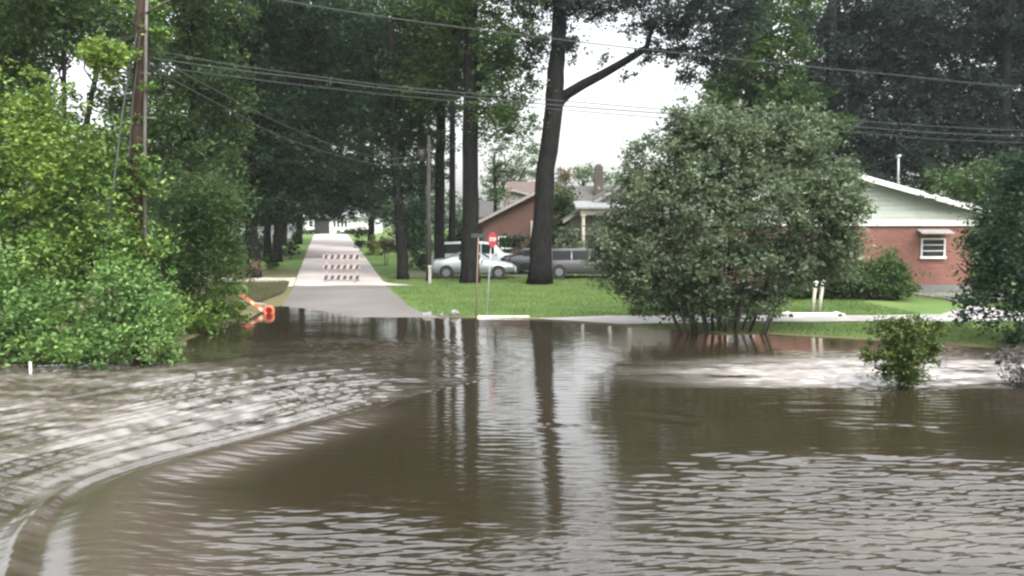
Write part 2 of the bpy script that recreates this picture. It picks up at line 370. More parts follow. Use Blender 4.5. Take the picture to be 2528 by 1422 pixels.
for cx_, cy_, rr_ in ((B(1162, 47).x, 47, 2.2), (B(1332, 47).x, 47, 2.2), (B(1780, 27).x, 27, 2.2), (B(990, 48).x, 49, 2.5), (B(625, 50).x, 52, 5)):
    dirt = np.maximum(dirt, .75*np.exp(-((X-cx_)**2+(Y-cy_)**2*1.4)/rr_**2))
at_ = go.data.attributes.new('dirt', 'FLOAT', 'POINT'); at_.data.foreach_set('value', dirt.ravel().astype(np.float32))
def sheet(name, fx0, fx1, y0, y1, m, off=.03, nxs=16, dy=.4, parent=None, kind='structure'):
    """a sheet draped on the ground between x=fx0(y) and x=fx1(y)"""
    ys = np.arange(y0, y1+dy, dy); vs = []
    for y in ys:
        a, b = fx0(y), fx1(y); xs = np.linspace(a, b, nxs)
        z = gza(xs, np.full(nxs, y))+off
        vs.append(np.stack([xs, np.full(nxs, y), z], -1))
    v = np.concatenate(vs); i2 = np.arange(len(v)).reshape(len(ys), nxs)
    f = np.stack([i2[:-1, :-1], i2[:-1, 1:], i2[1:, 1:], i2[1:, :-1]], -1).reshape(-1, 4)
    return npmesh(name, v, f, m, parent, True, kind)
def flare(y): return max(0, (41-y)/9)
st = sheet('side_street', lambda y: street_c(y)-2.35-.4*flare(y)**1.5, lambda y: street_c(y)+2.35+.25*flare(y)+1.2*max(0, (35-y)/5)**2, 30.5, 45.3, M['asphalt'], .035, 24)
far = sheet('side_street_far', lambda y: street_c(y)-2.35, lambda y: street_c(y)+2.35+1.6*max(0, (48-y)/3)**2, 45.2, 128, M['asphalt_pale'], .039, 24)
far.parent = st; far.name = 'far_paving'
st['label'] = 'pale worn lane running away between the trees'
def far_barricade():
    D = 47.5; b_ = B(842, D, .04); e = empty('traffic_barricade', b_, 'wide striped three rail barricade standing across the side street', 'barricade')
    for row in (634, 659, 685):
        c = P(843, row, D)-b_; mb = MB(); mb.box(c, (92*D/FPX, .03, .24), None, .005); rl = mb.build('rail', M['rail_white'], e)
        for k in range(6):
            x = c.x+(-38+k*15.4)*D/FPX; w2 = .08; z0, z1 = c.z-.115, c.z+.115; mb = MB()
            mb.prism([(x-w2-.04, -.018, z0), (x+w2-.04, -.018, z0), (x+w2+.04, -.018, z1), (x-w2+.04, -.018, z1)], (0, -.004, 0))
            mb.build('stripe', M['rail_stripe'], rl)
    for px in (806, 880):
        a = P(px, 625, D)-b_; mb = MB(); mb.box((a.x, .045, a.z/2), (.06, .05, a.z), None, .005).box((a.x, 0, .03), (.06, 1.5, .06), None, .005); mb.build('upright', M['rail_white'], e)
M['rail_white'] = mat('faded_white_rail', (.33, .28, .27), (.27, .23, .22), .6, 5)
M['rail_stripe'] = mat('dull_stripe', (.045, .03, .03), (.07, .045, .04), .6, 5)
far_barricade()
sheet('path', lambda y: .8+(30.6-y)*1.5, lambda y: 40, 28.7, 30.6, M['path'], .03, 120, .2)
ap = sheet('driveway', lambda y: 14.6+.5*max(0, y-30)**1.3, lambda y: 18.2, 30.7, 40.5, M['path'], .034, 12)
sheet('sandy_drive', lambda y: -22, lambda y: street_c(y)-2.4, 44.5, 50, M['sand'], .03, 40)
sheet('parking_apron', lambda y: -7, lambda y: 9, 50.5, 56, mat('parking_dirt', (.12, .115, .075), (.075, .10, .04), .95, 1), .03, 40)
# ================================================================== WATER
def vnoise(x, y, seed):
    rg = np.random.default_rng(seed); T = rg.random((256, 256))
    xi = np.floor(x).astype(int); yi = np.floor(y).astype(int); fx = x-xi; fy = y-yi
    fx = fx*fx*fx*(fx*(fx*6-15)+10); fy = fy*fy*fy*(fy*(fy*6-15)+10)
    a = T[xi % 256, yi % 256]; b = T[(xi+1) % 256, yi % 256]; c = T[xi % 256, (yi+1) % 256]; d = T[(xi+1) % 256, (yi+1) % 256]
    return (a*(1-fx)+b*fx)*(1-fy)+(c*(1-fx)+d*fx)*fy-.5
inv = np.linspace(1/7.0, 1/36.0, 640); wy = np.concatenate([np.arange(-60, 7, 3.0), 1/inv, np.arange(38, 62, 3.0)])
wu = np.concatenate([np.linspace(-2.2, -.62, 60)[:-1], np.linspace(-.62, .62, 1150), np.linspace(.62, 2.2, 60)[1:]])
Yw = np.repeat(wy[:, None], len(wu), 1); Xw = wu[None]*np.maximum(Yw, 9.0)*1.0
Xw = np.where(Yw < 7, wu[None]*(9+(7-Yw)*1.0), Xw)
def to_px(x, y):
    """photo column and row of the water point (used only to lay out where the wakes are)"""
    dy = y*math.cos(TH)+CAMH*math.sin(TH); dz = y*math.sin(TH)-CAMH*math.cos(TH)
    return CX+FPX*x/np.maximum(dy, .5), CY-FPX*dz/np.maximum(dy, .5)
def W(px, py): q = Gp(px, py); return (q.x, q.y)
def pldist(x, y, pts):
    best = np.full(x.shape, 1e9); sg = np.zeros(x.shape); par = np.zeros(x.shape); acc = 0
    for (ax, ay), (bx, by) in zip(pts, pts[1:]):
        dx, dy = bx-ax, by-ay; l2 = dx*dx+dy*dy; l = math.sqrt(l2)
        tt = np.clip(((x-ax)*dx+(y-ay)*dy)/l2, 0, 1); ex = x-ax-tt*dx; ey = y-ay-tt*dy
        d = np.sqrt(ex*ex+ey*ey); s = np.sign(dx*(y-ay)-dy*(x-ax)); m = d < best
        best = np.where(m, d, best); sg = np.where(m, s, sg); par = np.where(m, acc+tt*l, par); acc += l
    return best*sg, par
def catmull(pts, n=8):
    o = []
    for i in range(len(pts)-1):
        p0 = pts[max(i-1, 0)]; p1 = pts[i]; p2 = pts[i+1]; p3 = pts[min(i+2, len(pts)-1)]
        for j in range(n):
            t = j/n
            o.append(tuple(.5*((2*p1[k])+(-p0[k]+p2[k])*t+(2*p0[k]-5*p1[k]+4*p2[k]-p3[k])*t*t+(-p0[k]+3*p1[k]-3*p2[k]+p3[k])*t**3) for k in range(2)))
    return o+[pts[-1]]
def blob(x, y, px, py, rx, ry):
    a = W(px, py); b = W(px+rx, py); c1 = W(px, py-ry); c2 = W(px, py+ry)
    sx = abs(b[0]-a[0]); up = abs(c1[1]-a[1]); dn = abs(c2[1]-a[1]); dy = y-a[1]
    u = (x-a[0]*(y/a[1]))/(sx*y/a[1]); v = np.where(dy > 0, dy/up, dy/dn)
    return np.exp(-(u*u+v*v)**1.4)
H = np.zeros_like(Xw)
# wake on the left: curved crests
A1 = catmull([W(60, 1700), W(100, 1422), W(128, 1305), W(225, 1205), W(375, 1150), W(500, 1115), W(700, 1062), W(900, 1005), W(985, 985)])
d, par = pldist(Xw, Yw, A1); tot = par.max()
fade = smooth(par, 0, 1)*(1-smooth(par, tot*.82, tot))
taper = .35+.65*(1-par/tot)
lam = .55+.75*(1-par/tot)
out_ = -d       # positive to the lower right
H += .15*taper*fade*np.exp(-((out_-lam*.45)/(lam*.60))**2)
H -= .06*taper*fade*np.exp(-((out_)/(lam*.20))**2)
H += .095*taper*fade*np.sin(2*math.pi*(d)/(lam*.85)+.5)*np.exp(-np.maximum(d, 0)/(lam*2.2))*smooth(d, 0, lam*.3)
chopL = smooth(d, -.35, .5)*np.clip(blob(Xw, Yw, 330, 1020, 720, 130)+blob(Xw, Yw, 60, 1250, 260, 200)*.6, 0, 1)
front = fade*np.exp(-((out_-lam*.7)/(lam*.9))**2)
chop = 1.0*chopL + .30*front
chop = np.maximum(chop, .68*blob(Xw, Yw, 2350, 1340, 700, 190))
chop = np.maximum(chop, .55*blob(Xw, Yw, 1900, 1230, 330, 110))
chop = np.maximum(chop, 1.0*blob(Xw, Yw, 2080, 922, 420, 42))
chop = np.maximum(chop, 1.0*blob(Xw, Yw, 2480, 912, 260, 50))
chop = np.maximum(chop, .55*blob(Xw, Yw, 860, 872, 330, 34))
chop = np.maximum(chop, .42*blob(Xw, Yw, 700, 1380, 420, 120))
chop = np.maximum(chop, .28*blob(Xw, Yw, 1400, 1400, 500, 110))
n = 0
def turb(x, y, s, sd, ax=1.0):
    return vnoise(x/s*ax+sd*7.3+100, y/s+sd*3.1+100, sd)
wxx = Xw+.25*turb(Xw, Yw, .9, 11); wyy = Yw+.2*turb(Xw, Yw, .8, 12)
rgw = np.random.default_rng(31)
def train(x, y, n, l0, l1, spread, mean=math.pi/2, p=1.25):
    """a sea of crossing wave trains; each has its own length, heading and patchy strength"""
    o = np.zeros_like(x)
    for k in range(n):
        lm_ = l0*(l1/l0)**(k/(n-1)); th = mean+rgw.normal()*spread; ph = rgw.random()*6.283
        env = .35+1.3*np.clip(turb(x, y, lm_*5, 40+k, .6)+.5, 0, 1)**1.5
        q = (x*math.cos(th)+y*math.sin(th))/lm_*6.2832+ph+2.2*turb(x, y, lm_*3.2, 80+k, .7)
        o += lm_**p*env*(np.sin(q)+.22*np.sin(2*q+1.2))
    return o
ch = .040*train(Xw, Yw, 18, .07, .36, .26)
chop = np.maximum(chop, .045)
chw = np.zeros_like(Xw)
for k, lm_ in enumerate((.13, .19, .28, .41)):
    chw += .036*lm_**1.15*np.sin(d/lm_*6.2832+2.4*turb(par+.5*Xw, d, lm_*5, 60+k, .45)+2.0*turb(par, d, 1.6, 65+k, .5)+k*1.7)*(.1+1.9*np.clip(turb(par+.4*Xw, d, lm_*3.5, 70+k, .4)+.42, 0, 1))
calm_ridge = 1-.85*np.clip(fade*np.exp(-((out_-lam*.1)/(lam*1.1))**2), 0, 1)
H += (chop*ch*(1-.86*chopL) + 1.25*chopL*chw)*calm_ridge*np.clip(Yw/13, .75, 1.4)
# long slow swell and small streaks elsewhere
H += .008*turb(wxx, wyy, 1.6, 5, .6)
for (x0_, y0_, x1_, y1_, am) in ((1520, 1015, 1760, 1045, .022), (1690, 1120, 2040, 1145, .03), (2000, 1040, 2380, 1058, .022), (2100, 1130, 2420, 1142, .026), (1290, 1050, 1500, 1054, .01), (1860, 1004, 2200, 1008, .016), (2150, 1180, 2528, 1205, .03), (1500, 900, 1620, 905, .015)):
    dd, pp = pldist(Xw, Yw, [W(x0_, y0_), W((x0_+x1_)/2, (y0_+y1_)/2-2), W(x1_, y1_)]); tm = pp.max()
    fd = smooth(pp, 0, tm*.2)*(1-smooth(pp, tm*.8, tm))*(.55+1.2*np.abs(turb(Xw, Yw*0, .35, 6)))
    H += am*fd*np.sin(np.clip((dd)/.16, -math.pi, math.pi))*np.exp(-(dd/.3)**2)
gzW = gza(Xw, Yw); H *= np.where(gzW > -.02, .25, 1.0); H *= smooth(np.where(Yw < 7, 0, Yw), 5, 7.2)
iw = np.arange(H.size).reshape(H.shape)
FW = np.stack([iw[:-1, :-1], iw[:-1, 1:], iw[1:, 1:], iw[1:, :-1]], -1).reshape(-1, 4)
mw = bpy.data.materials.new('muddy_flood_water'); mw.use_nodes = True; t = mw.node_tree; p = t.nodes['Principled BSDF']
p.inputs['Base Color'].default_value = (.05, .04, .026, 1); p.inputs['Roughness'].default_value = .07; p.inputs['IOR'].default_value = 1.75
tcn = gnode(t, 'ShaderNodeTexCoord'); mp = gnode(t, 'ShaderNodeMapping'); mp.inputs['Scale'].default_value = (.45, 1, 1)
na = gnode(t, 'ShaderNodeTexNoise'); na.inputs['Scale'].default_value = 5; na.inputs['Detail'].default_value = 5
bp = gnode(t, 'ShaderNodeBump'); bp.inputs['Strength'].default_value = .22; bp.inputs['Distance'].default_value = .03
nb = gnode(t, 'ShaderNodeTexNoise'); nb.inputs['Scale'].default_value = .25; nb.inputs['Detail'].default_value = 4
cm = gnode(t, 'ShaderNodeMix', data_type='RGBA'); cm.inputs[6].default_value = (.013, .0115, .005, 1); cm.inputs[7].default_value = (.026, .019, .012, 1)
for a, b in ((tcn.outputs['Object'], mp.inputs[0]), (mp.outputs[0], na.inputs[0]), (na.outputs['Fac'], bp.inputs['Height']), (bp.outputs[0], p.inputs['Normal']), (tcn.outputs['Object'], nb.inputs[0]), (nb.outputs['Fac'], cm.inputs[0]), (cm.outputs[2], p.inputs['Base Color'])):
    t.links.new(a, b)
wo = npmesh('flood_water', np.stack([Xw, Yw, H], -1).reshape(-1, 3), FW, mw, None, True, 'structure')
ca = wo.data.attributes.new('churn_sheen', 'FLOAT', 'POINT'); ca.data.foreach_set('value', np.clip(chop*(.55+.9*turb(Xw, Yw, 1.3, 21)+.4*turb(Xw, Yw, .4, 22, .5))+.95*front*np.sqrt(taper), 0, 1).ravel().astype(np.float32))  # churned silt plus sky reflection painted pale on the wake flanks
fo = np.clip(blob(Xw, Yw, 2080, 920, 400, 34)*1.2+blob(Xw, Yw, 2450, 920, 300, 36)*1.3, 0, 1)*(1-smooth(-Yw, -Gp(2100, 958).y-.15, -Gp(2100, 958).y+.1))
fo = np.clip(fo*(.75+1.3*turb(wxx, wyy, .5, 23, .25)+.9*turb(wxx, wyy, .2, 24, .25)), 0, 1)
fo = np.maximum(fo, np.clip(.40*chopL*(.5+1.6*turb(Xw, Yw, .30, 25, .35)+1.0*turb(Xw, Yw, .12, 26, .4)), 0, .5))  # left wake: bright sky reflection painted in as pale flecks
fa = wo.data.attributes.new('foam_sheen', 'FLOAT', 'POINT'); fa.data.foreach_set('value', fo.ravel().astype(np.float32))
ch_ = gnode(t, 'ShaderNodeAttribute', attribute_name='churn_sheen'); rm = gnode(t, 'ShaderNodeMapRange'); rm.inputs[3].default_value = .06; rm.inputs[4].default_value = .16
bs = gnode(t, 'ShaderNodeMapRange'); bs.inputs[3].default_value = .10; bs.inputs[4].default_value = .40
c2 = gnode(t, 'ShaderNodeMix', data_type='RGBA'); c2.inputs[7].default_value = (.13, .105, .085, 1)  # pale tone mixed in for silt and for painted sky reflection
c3 = gnode(t, 'ShaderNodeMix', data_type='RGBA'); c3.inputs[7].default_value = (.27, .25, .235, 1); fn = gnode(t, 'ShaderNodeAttribute', attribute_name='foam_sheen')  # froth on the right band, painted sky reflection on the left wake
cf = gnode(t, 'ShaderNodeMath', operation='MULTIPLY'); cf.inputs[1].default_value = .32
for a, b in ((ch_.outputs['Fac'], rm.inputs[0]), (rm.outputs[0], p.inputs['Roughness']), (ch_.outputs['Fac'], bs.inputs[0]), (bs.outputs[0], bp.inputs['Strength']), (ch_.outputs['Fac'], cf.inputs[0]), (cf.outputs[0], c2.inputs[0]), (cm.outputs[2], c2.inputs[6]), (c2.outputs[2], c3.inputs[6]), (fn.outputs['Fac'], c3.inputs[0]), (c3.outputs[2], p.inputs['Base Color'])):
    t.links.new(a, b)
# ================================================================== HOUSES
def Rz(a): return Matrix.Rotation(a, 3, 'Z')
def gable_house(name, label, pxl, pxr, D, depth, ye, yr, wallm, gablem, roofm, pxridge=None, over=.35, fasc='white', ybase=None, found=True, cat='house', band=None):
    """gable end faces the camera: wall from pxl to pxr at distance D, eave row ye, ridge row yr"""
    xl = P(pxl, ye, D).x; xr = P(pxr, ye, D).x; ze = P(pxl, ye, D).z; zr = P(pxl, yr, D).z
    xm = (xl+xr)/2 if pxridge is None else P(pxridge, yr, D).x
    x0 = (xl+xr)/2; zb = min(gz(xl, D), gz(xr, D)) - .1; e = empty(name, (x0, D, zb), label, cat)
    o = Vector((x0, D, zb)); h = ze-zb
    mb = MB(); mb.box((0, depth/2, h/2), (xr-xl, depth, h)); mb.build('wall', wallm, e)
    mb = MB(); mb.prism([(xl-x0, .02, h), (xr-x0, .02, h), (xm-x0, .02, zr-zb)], (0, depth-.04, 0)); mb.build('gable', gablem, e)
    mb = MB()
    for xe, sgn in ((xl, -1), (xr, 1)):
        dx = (xm-xe); dz = (zr-ze); k = over/abs(dx); ex = xe-dx*k-x0; ez = h-dz*k
        a = (ex, -over, ez+.06); b = (xm-x0, -over, zr-zb+.06); th = Vector((0, 0, .14))
        mb.prism([a, b, Vector(b)+th, Vector(a)+th], (0, depth+2*over, 0))
    rf = mb.build('roof', roofm, e)
    mb = MB()
    for xe, sgn in ((xl, -1), (xr, 1)):
        dx = (xm-xe); dz = (zr-ze); k = over/abs(dx); ex = xe-dx*k-x0; ez = h-dz*k
        mb.prism([(ex, -over-.03, ez-.06), (xm-x0, -over-.03, zr-zb-.06), (xm-x0, -over-.03, zr-zb+.17), (ex, -over-.03, ez+.17)], (0, .025, 0))
    mb.build('fascia', M[fasc], e)
    if found: MB().box((0, depth/2, .22), (xr-xl+.06, depth+.06, .5)).build('foundation', M['foundation'], e)
    return e, o, h
def window(e, o, pxa, pya, pxb, pyb, D, frame='white', sashes=2, proud=.03, name='window'):
    a = P(pxa, pya, D)-o; b = P(pxb, pyb, D)-o; cx_, cz = (a.x+b.x)/2, (a.z+b.z)/2; w_, h_ = abs(b.x-a.x), abs(a.z-b.z); y = -proud
    mb = MB(); t_ = .07
    mb.box((cx_, y, cz+h_/2), (w_+2*t_, .09, t_)).box((cx_, y-.02, cz-h_/2-.03), (w_+2*t_+.08, .14, t_+.05))
    for s in (-1, 1): mb.box((cx_+s*(w_/2+t_/2), y, cz), (t_, .09, h_-t_))
    for k in range(1, sashes): mb.box((cx_, y, cz-h_/2+h_*k/sashes), (w_, .06, .045))
    f = mb.build(name, M[frame], e)
    MB().box((cx_, y+.02, cz), (w_, .03, h_-.06)).build('pane', M['glass'], f)
    return f
# H3: brick house with pale gable at the right
e, o, h = gable_house('brick_house', 'brick house with pale green gable and white trim behind the right lawn', 1745, 2405, 41, 9, 522, 430, M['brick'], M['siding'], M['shingle_pale'], 2075, .5)
zt = P(2000, 556, 41).z-o.z; wd_ = (2405-1745)*41/FPX
MB().box((0, -.02, (zt+h)/2), (wd_+.02, .06, h-zt)).build('siding_band', M['siding'], e)
MB().box((0, -.05, zt+.1), (wd_+.2, .1, .26)).build('trim_band', M['white'], e)
mb = MB()
for k in range(7): mb.box((0, -.055, zt+.36+k*.2), (max(.5, (wd_-.3)*min(1, (1-max(0, (zt+.36+k*.2-h))/1.75))), .012, .018))
mb.build('siding_lines', M['siding_line'], e)
window(e, o, 2277, 590, 2328, 634, 41, sashes=3)
MB().box((P(2302, 575, 41).x-o.x, -.32, P(2302, 572, 41).z-o.z), (1.5, .6, .06), Matrix.Rotation(R(18), 3, 'X'), .01).build('awning', M['greytrim'], e)
window(e, o, 1800, 592, 1860, 640, 41)
xs_ = P(2218, 455, 41.5)-o; mb = MB(); mb.tube([xs_-Vector((0, 0, .5)), P(2218, 385, 41.5)-o], .05, 8).tube([P(2213, 388, 41.5)-o, P(2224, 384, 41.5)-o], .07, 8); mb.build('service_mast', M['galv'], e)
mb = MB(); mb.box(P(2202, 630, 40.9)-o, (.28, .14, .38), None, .02); mb.build('meter_box', M['conduit'], e)
eo = P(2360, 505, 41)-o
MB().prism([P(2365, 522, 41.2)-o, P(2440, 540, 41.2)-o, P(2400, 500, 41.2)-o], (0, 5, .0)).build('side_roof', M['shingle_pale'], e)
# H1: brick gable house behind the cars
e, o, h = gable_house('brick_house', 'red brick house with wide gable behind the white car', 1192, 1500, 66, 12, 545, 466, M['brick_dull'], M['brick_dull'], M['shingle_brown'], 1346, .5, 'greytrim')
window(e, o, 1232, 585, 1262, 612, 66)
mb = MB(); mb.box((P(1318, 580, 66).x-o.x, -.08, h/2), (.5, .12, h)); mb.build('pilaster', M['cream'], e)
mb = MB(); a = P(1150, 540, 66)-o; c = P(1196, 505, 66)-o
mb.prism([(a.x, .5, a.z), (c.x+.6, .5, a.z), (c.x+.6, 3.5, c.z+.2), (a.x, 3.5, c.z+.2)], (0, 0, .15)); mb.build('wing_roof', M['shingle'], e)
mb = MB(); mb.box(((a.x+c.x)/2, 3, a.z/2), (c.x-a.x+.5, 4.5, a.z-.02)); mb.build('wing_wall', M['brick'], e)
# behind: brown roofed house
e, o, h = gable_house('brown_roofed_house', 'house with plain pinkish brown roof farther back left of the leaning trunk', 1248, 1420, 88, 10, 512, 470, M['beige'], M['greytrim'], M['shingle_brown'], 1262, .4, 'greytrim')
e2 = MB(); r0 = P(1246, 447, 88)-o; r1 = P(1400, 447, 88)-o; b0 = P(1236, 512, 88)-o
e2.prism([(b0.x+.3, -.6, b0.z), (r1.x, -.6, b0.z), (r1.x, 4, r0.z), (r0.x+.3, 4, r0.z)], (0, 0, .15)); e2.build('front_roof', M['shingle_brown'], e)
# H2: grey gable with porch
e, o, h = gable_house('porch_house', 'beige house with grey gable and white columned porch left of the large shrub', 1408, 1775, 58, 11, 538, 425, M['beige'], M['greywall'], M['shingle'], 1592, .5, 'greytrim')
mb = MB(); a = P(1432, 520, 56.6)-o; b = P(1560, 520, 56.6)-o
mb.box(((a.x+b.x)/2, -1.4, a.z-.1), (b.x-a.x, .18, .34)); mb.build('porch_beam', M['cream'], e)
mb = MB(); mb.prism([(a.x-.3, -1.75, a.z+.1), (b.x+.3, -1.75, a.z+.1), (b.x+.3, -.02, a.z+.55), (a.x-.3, -.02, a.z+.55)], (0, 0, .1)); mb.build('porch_roof', M['shingle_pale'], e)
for cx_ in (1440, 1508, 1556):
    q = P(cx_, 560, 56.6)-o; mb = MB(); mb.tube([(q.x, -1.4, .0), (q.x, -1.4, a.z-.27)], .11, 12).box((q.x, -1.4, a.z-.32), (.3, .3, .09)); mb.build('column', M['cream'], e)
window(e, o, 1500, 575, 1535, 620, 58); 
mb = MB(); q = P(1460, 600, 58)-o; mb.box((q.x, -.03, 1.15), (1.0, .06, 2.1)); mb.build('door', M['trim'], e)
# dark roofed house further back
e, o, h = gable_house('dark_roofed_house', 'house with dark roof seen between the leaning trunk and the porch house', 1395, 1640, 84, 9, 520, 462, M['beige'], M['greywall'], M['shingle'], 1560, .4)
r0 = P(1400, 458, 84)-o; r1 = P(1560, 458, 84)-o; b0 = P(1390, 522, 84)-o
mb = MB(); mb.prism([(b0.x, -.7, b0.z), (r1.x, -.7, b0.z), (r1.x, 4, r0.z), (r0.x, 4, r0.z)], (0, 0, .15)); mb.build('front_roof', M['shingle'], e)
cq = P(1483, 440, 84)-o; mb = MB(); mb.box((cq.x, 2.2, cq.z-.6), (.8, .8, 3.6)); ch_m = mb.build('chimney', M['chimney'], e)
mb = MB(); mb.box((cq.x, 2.2, cq.z+1.27), (.62, .62, .14)).box((cq.x, 2.2, cq.z+1.4), (.4, .4, .12)); mb.build('chimney_cap', M['shingle'], ch_m)
# white far house at the end of the street
D = 133; x0 = P(835, 560, D).x; zb = gz(x0, D)-.05; o = Vector((x0, D, zb)); e = empty('far_house', o, 'white house with a row of dark windows at the end of the street', 'house')
a = P(752, 538, D)-o; b = P(925, 538, D)-o
MB().box(((a.x+b.x)/2, 4, a.z/2), (b.x-a.x, 8, a.z)).build('wall', M['white'], e)
mb = MB(); rr0 = P(790, 505, D)-o
mb.prism([(a.x-.4, -.6, a.z), (b.x+.4, -.6, a.z), (b.x-1, 4, rr0.z), (a.x+1, 4, rr0.z)], (0, 0, .12)); mb.prism([(a.x-.4, 8.6, a.z), (b.x+.4, 8.6, a.z), (b.x-1, 4.02, rr0.z), (a.x+1, 4.02, rr0.z)], (0, 0, .12)); mb.build('roof', M['shingle_pale'], e)
for k in range(4):
    xx = 826+k*9.3; window(e, o, xx-2.6, 543, xx+2.6, 561, D, sashes=1)
for k in (768,): window(e, o, k-4, 546, k+4, 560, D, sashes=2)
mb = MB(); q = P(795, 555, D)-o; mb.box((q.x, -.05, 1.2), (2.2, .12, 2.4)); mb.build('door', M['trim'], e)
# pale house seen between the trunks at the left
e, o, h = gable_house('far_house', 'pale house glimpsed between the dark trunks left of the street', 560, 705, 98, 8, 562, 515, M['white'], M['white'], M['shingle_pale'], None, .4)
window(e, o, 618, 578, 632, 596, 98); window(e, o, 672, 578, 684, 596, 98)
# ================================================================== CARS
def car(name, label, loc, rz, Lc, Hc, Wc, paint, prof, wheels, wr=.33, group='cars parked on the lawn edge'):
    """prof: stations along the length (0..1): (t, z_belt, z_top, halfwidth factor, roof halfwidth factor or None)"""
    e = empty(name, loc, label, 'car', group, rz); bm = bmesh.new(); secs = []
    for (tx, zb_, zt_, wf, rf) in prof:
        x = (tx-.5)*Lc; hw = Wc/2*wf; zs = .22 if .06 < tx < .94 else .34; rw = hw*(rf if rf else .86)
        pr = [(hw*.86, zs), (hw*.98, zs+.13), (hw, (zs+zb_*Hc)/2+.05), (hw*.96, zb_*Hc), (rw, zt_*Hc), (rw*.5, zt_*Hc+.025)]
        secs.append((x, pr))
    rows = []
    for x, pr in secs:
        full = [(x, -y_, z_) for y_, z_ in pr]+[(x, y_, z_) for y_, z_ in pr[::-1]]
        rows.append([bm.verts.new(c) for c in full])
    n = len(rows[0])
    for r0, r1 in zip(rows, rows[1:]):
        for k in range(n): f = bm.faces.new((r0[k], r1[k], r1[(k+1) % n], r0[(k+1) % n])); f.smooth = True
    bm.faces.new(rows[0]); bm.faces.new(rows[-1][::-1]); bmesh.ops.recalc_face_normals(bm, faces=bm.faces)
    me = bpy.data.meshes.new('body'); bm.to_mesh(me); bm.free(); me.materials.append(paint)
    bo = bpy.data.objects.new('body', me); COL.objects.link(bo); bo.parent = e
    # side glass between consecutive greenhouse stations
    gl = [i for i, s in enumerate(prof) if s[4]]
    for side in (-1, 1):
        for i, j in zip(gl, gl[1:]):
            (x0_, p0), (x1_, p1) = secs[i], secs[j]
            def pt(xa, pr, u, s): y_ = pr[3][0]*(1-u)+pr[4][0]*u; z_ = pr[3][1]*(1-u)+pr[4][1]*u; return Vector((xa, side*(y_+.012), z_+s))
            g = .035; a = pt(x0_+g, p0, .10, 0); b = pt(x1_-g, p1, .10, 0); c = pt(x1_-g, p1, .86, 0); d_ = pt(x0_+g, p0, .86, 0)
            if (b-a).length < .12: continue
            MB().prism([a, b, c, d_], (0, side*.006, 0)).build('side_window', M['carglass'], e)
    # windscreens: slope before first and after last greenhouse station
    for i, j in ((gl[0]-1, gl[0]), (gl[-1]+1, gl[-1])):
        (x0_, p0), (x1_, p1) = secs[i], secs[j]; q = []
        for (xa, pr, u) in ((x0_, p0, .0), (x1_, p1, .0)):
            q.append((xa, pr[4][0]*.9, pr[4][1]))
        dx = 1 if x0_ < x1_ else -1; lf = Vector((-.012*dx, 0, .035))
        a = Vector((q[0][0], q[0][1], q[0][2])); b = Vector((q[1][0], q[1][1], q[1][2])); a2 = a.lerp(b, .1); b2 = a.lerp(b, .9)
        MB().prism([a2+lf, b2+lf, Vector((b2.x, -b2.y, b2.z))+lf, Vector((a2.x, -a2.y, a2.z))+lf], Vector((-.006*dx, 0, .006))).build('windscreen', M['carglass'], e)
    for tx in wheels:
        x = (tx-.5)*Lc
        for side in (-1, 1):
            y_ = side*(Wc/2-.10)
            mb = MB(); mb.tube([(x, y_-side*.06, wr+.02), (x, y_+side*.112, wr+.02)], wr+.07, 24); ar = mb.build('wheel_arch', M['trim'], e)
            mb = MB(); mb.tube([(x, y_-.1*side, wr), (x, y_+.10*side, wr), (x, y_+.125*side, wr)], [wr, wr, wr*.93], 24); ty = mb.build('wheel', M['rubber'], e)
            mb = MB(); mb.tube([(x, y_+.12*side, wr), (x, y_+.135*side, wr)], wr*.62, 20)
            for k in range(5):
                a = 2*math.pi*k/5; mb.box((x+math.cos(a)*wr*.33, y_+.138*side, wr+math.sin(a)*wr*.33), (wr*.55, .012, .05), Matrix.Rotation(-a, 3, 'Y') if False else None)
            mb.build('rim', M['rim'], ty)
    for tx, m_, nm in ((0, M['lamp'], 'headlight'), (1, M['taillamp'], 'tail_light')):
        st_ = secs[0 if tx == 0 else -1]; xx = st_[0]+(-.01 if tx == 0 else .01)
        for side in (-1, 1): MB().box((xx, side*st_[1][3][0]*.74, st_[1][3][1]-.07), (.07, .34, .13), None, .02).build(nm, m_, e)
    for tx in (0, 1):
        st_ = secs[0 if tx == 0 else -1]; sx = -1 if tx == 0 else 1
        MB().box((st_[0]+sx*.03, 0, .42), (.12, Wc*.84, .18), None, .03).build('bumper', M['trim'] if paint is not M['silver'] else paint, e)
    for side in (-1, 1):
        xx = (prof[gl[0]][0]-.5)*Lc-.1; MB().box((xx, side*(Wc/2+.06), prof[gl[0]][1]*Hc+.08), (.12, .16, .12), None, .03).build('mirror', paint, e)
    return e
sedan = [(0, .46, .47, .80, None), (.04, .52, .55, .93, None), (.16, .58, .63, 1, None), (.27, .62, .69, 1, None), (.40, .645, .95, 1, .70), (.52, .655, 1.0, 1, .72), (.66, .665, .975, 1, .70), (.82, .66, .75, .99, None), (.93, .655, .715, .95, None), (1, .54, .60, .86, None)]
suv = [(0, .44, .46, .86, None), (.03, .50, .54, .96, None), (.16, .545, .58, 1, None), (.235, .56, .61, 1, None), (.335, .575, .95, 1, .76), (.48, .58, 1.0, 1, .78), (.68, .58, 1.0, 1, .78), (.90, .58, .97, .98, .76), (.985, .57, .64, .93, None), (1, .50, .53, .90, None)]
def carloc(px, D): return B(px, D, .03)
c = car('silver_sedan', 'silver sedan parked behind the straight pine trunk', carloc(1167, 50), R(180), 4.75, 1.46, 1.8, M['silver'], sedan, (.19, .80))
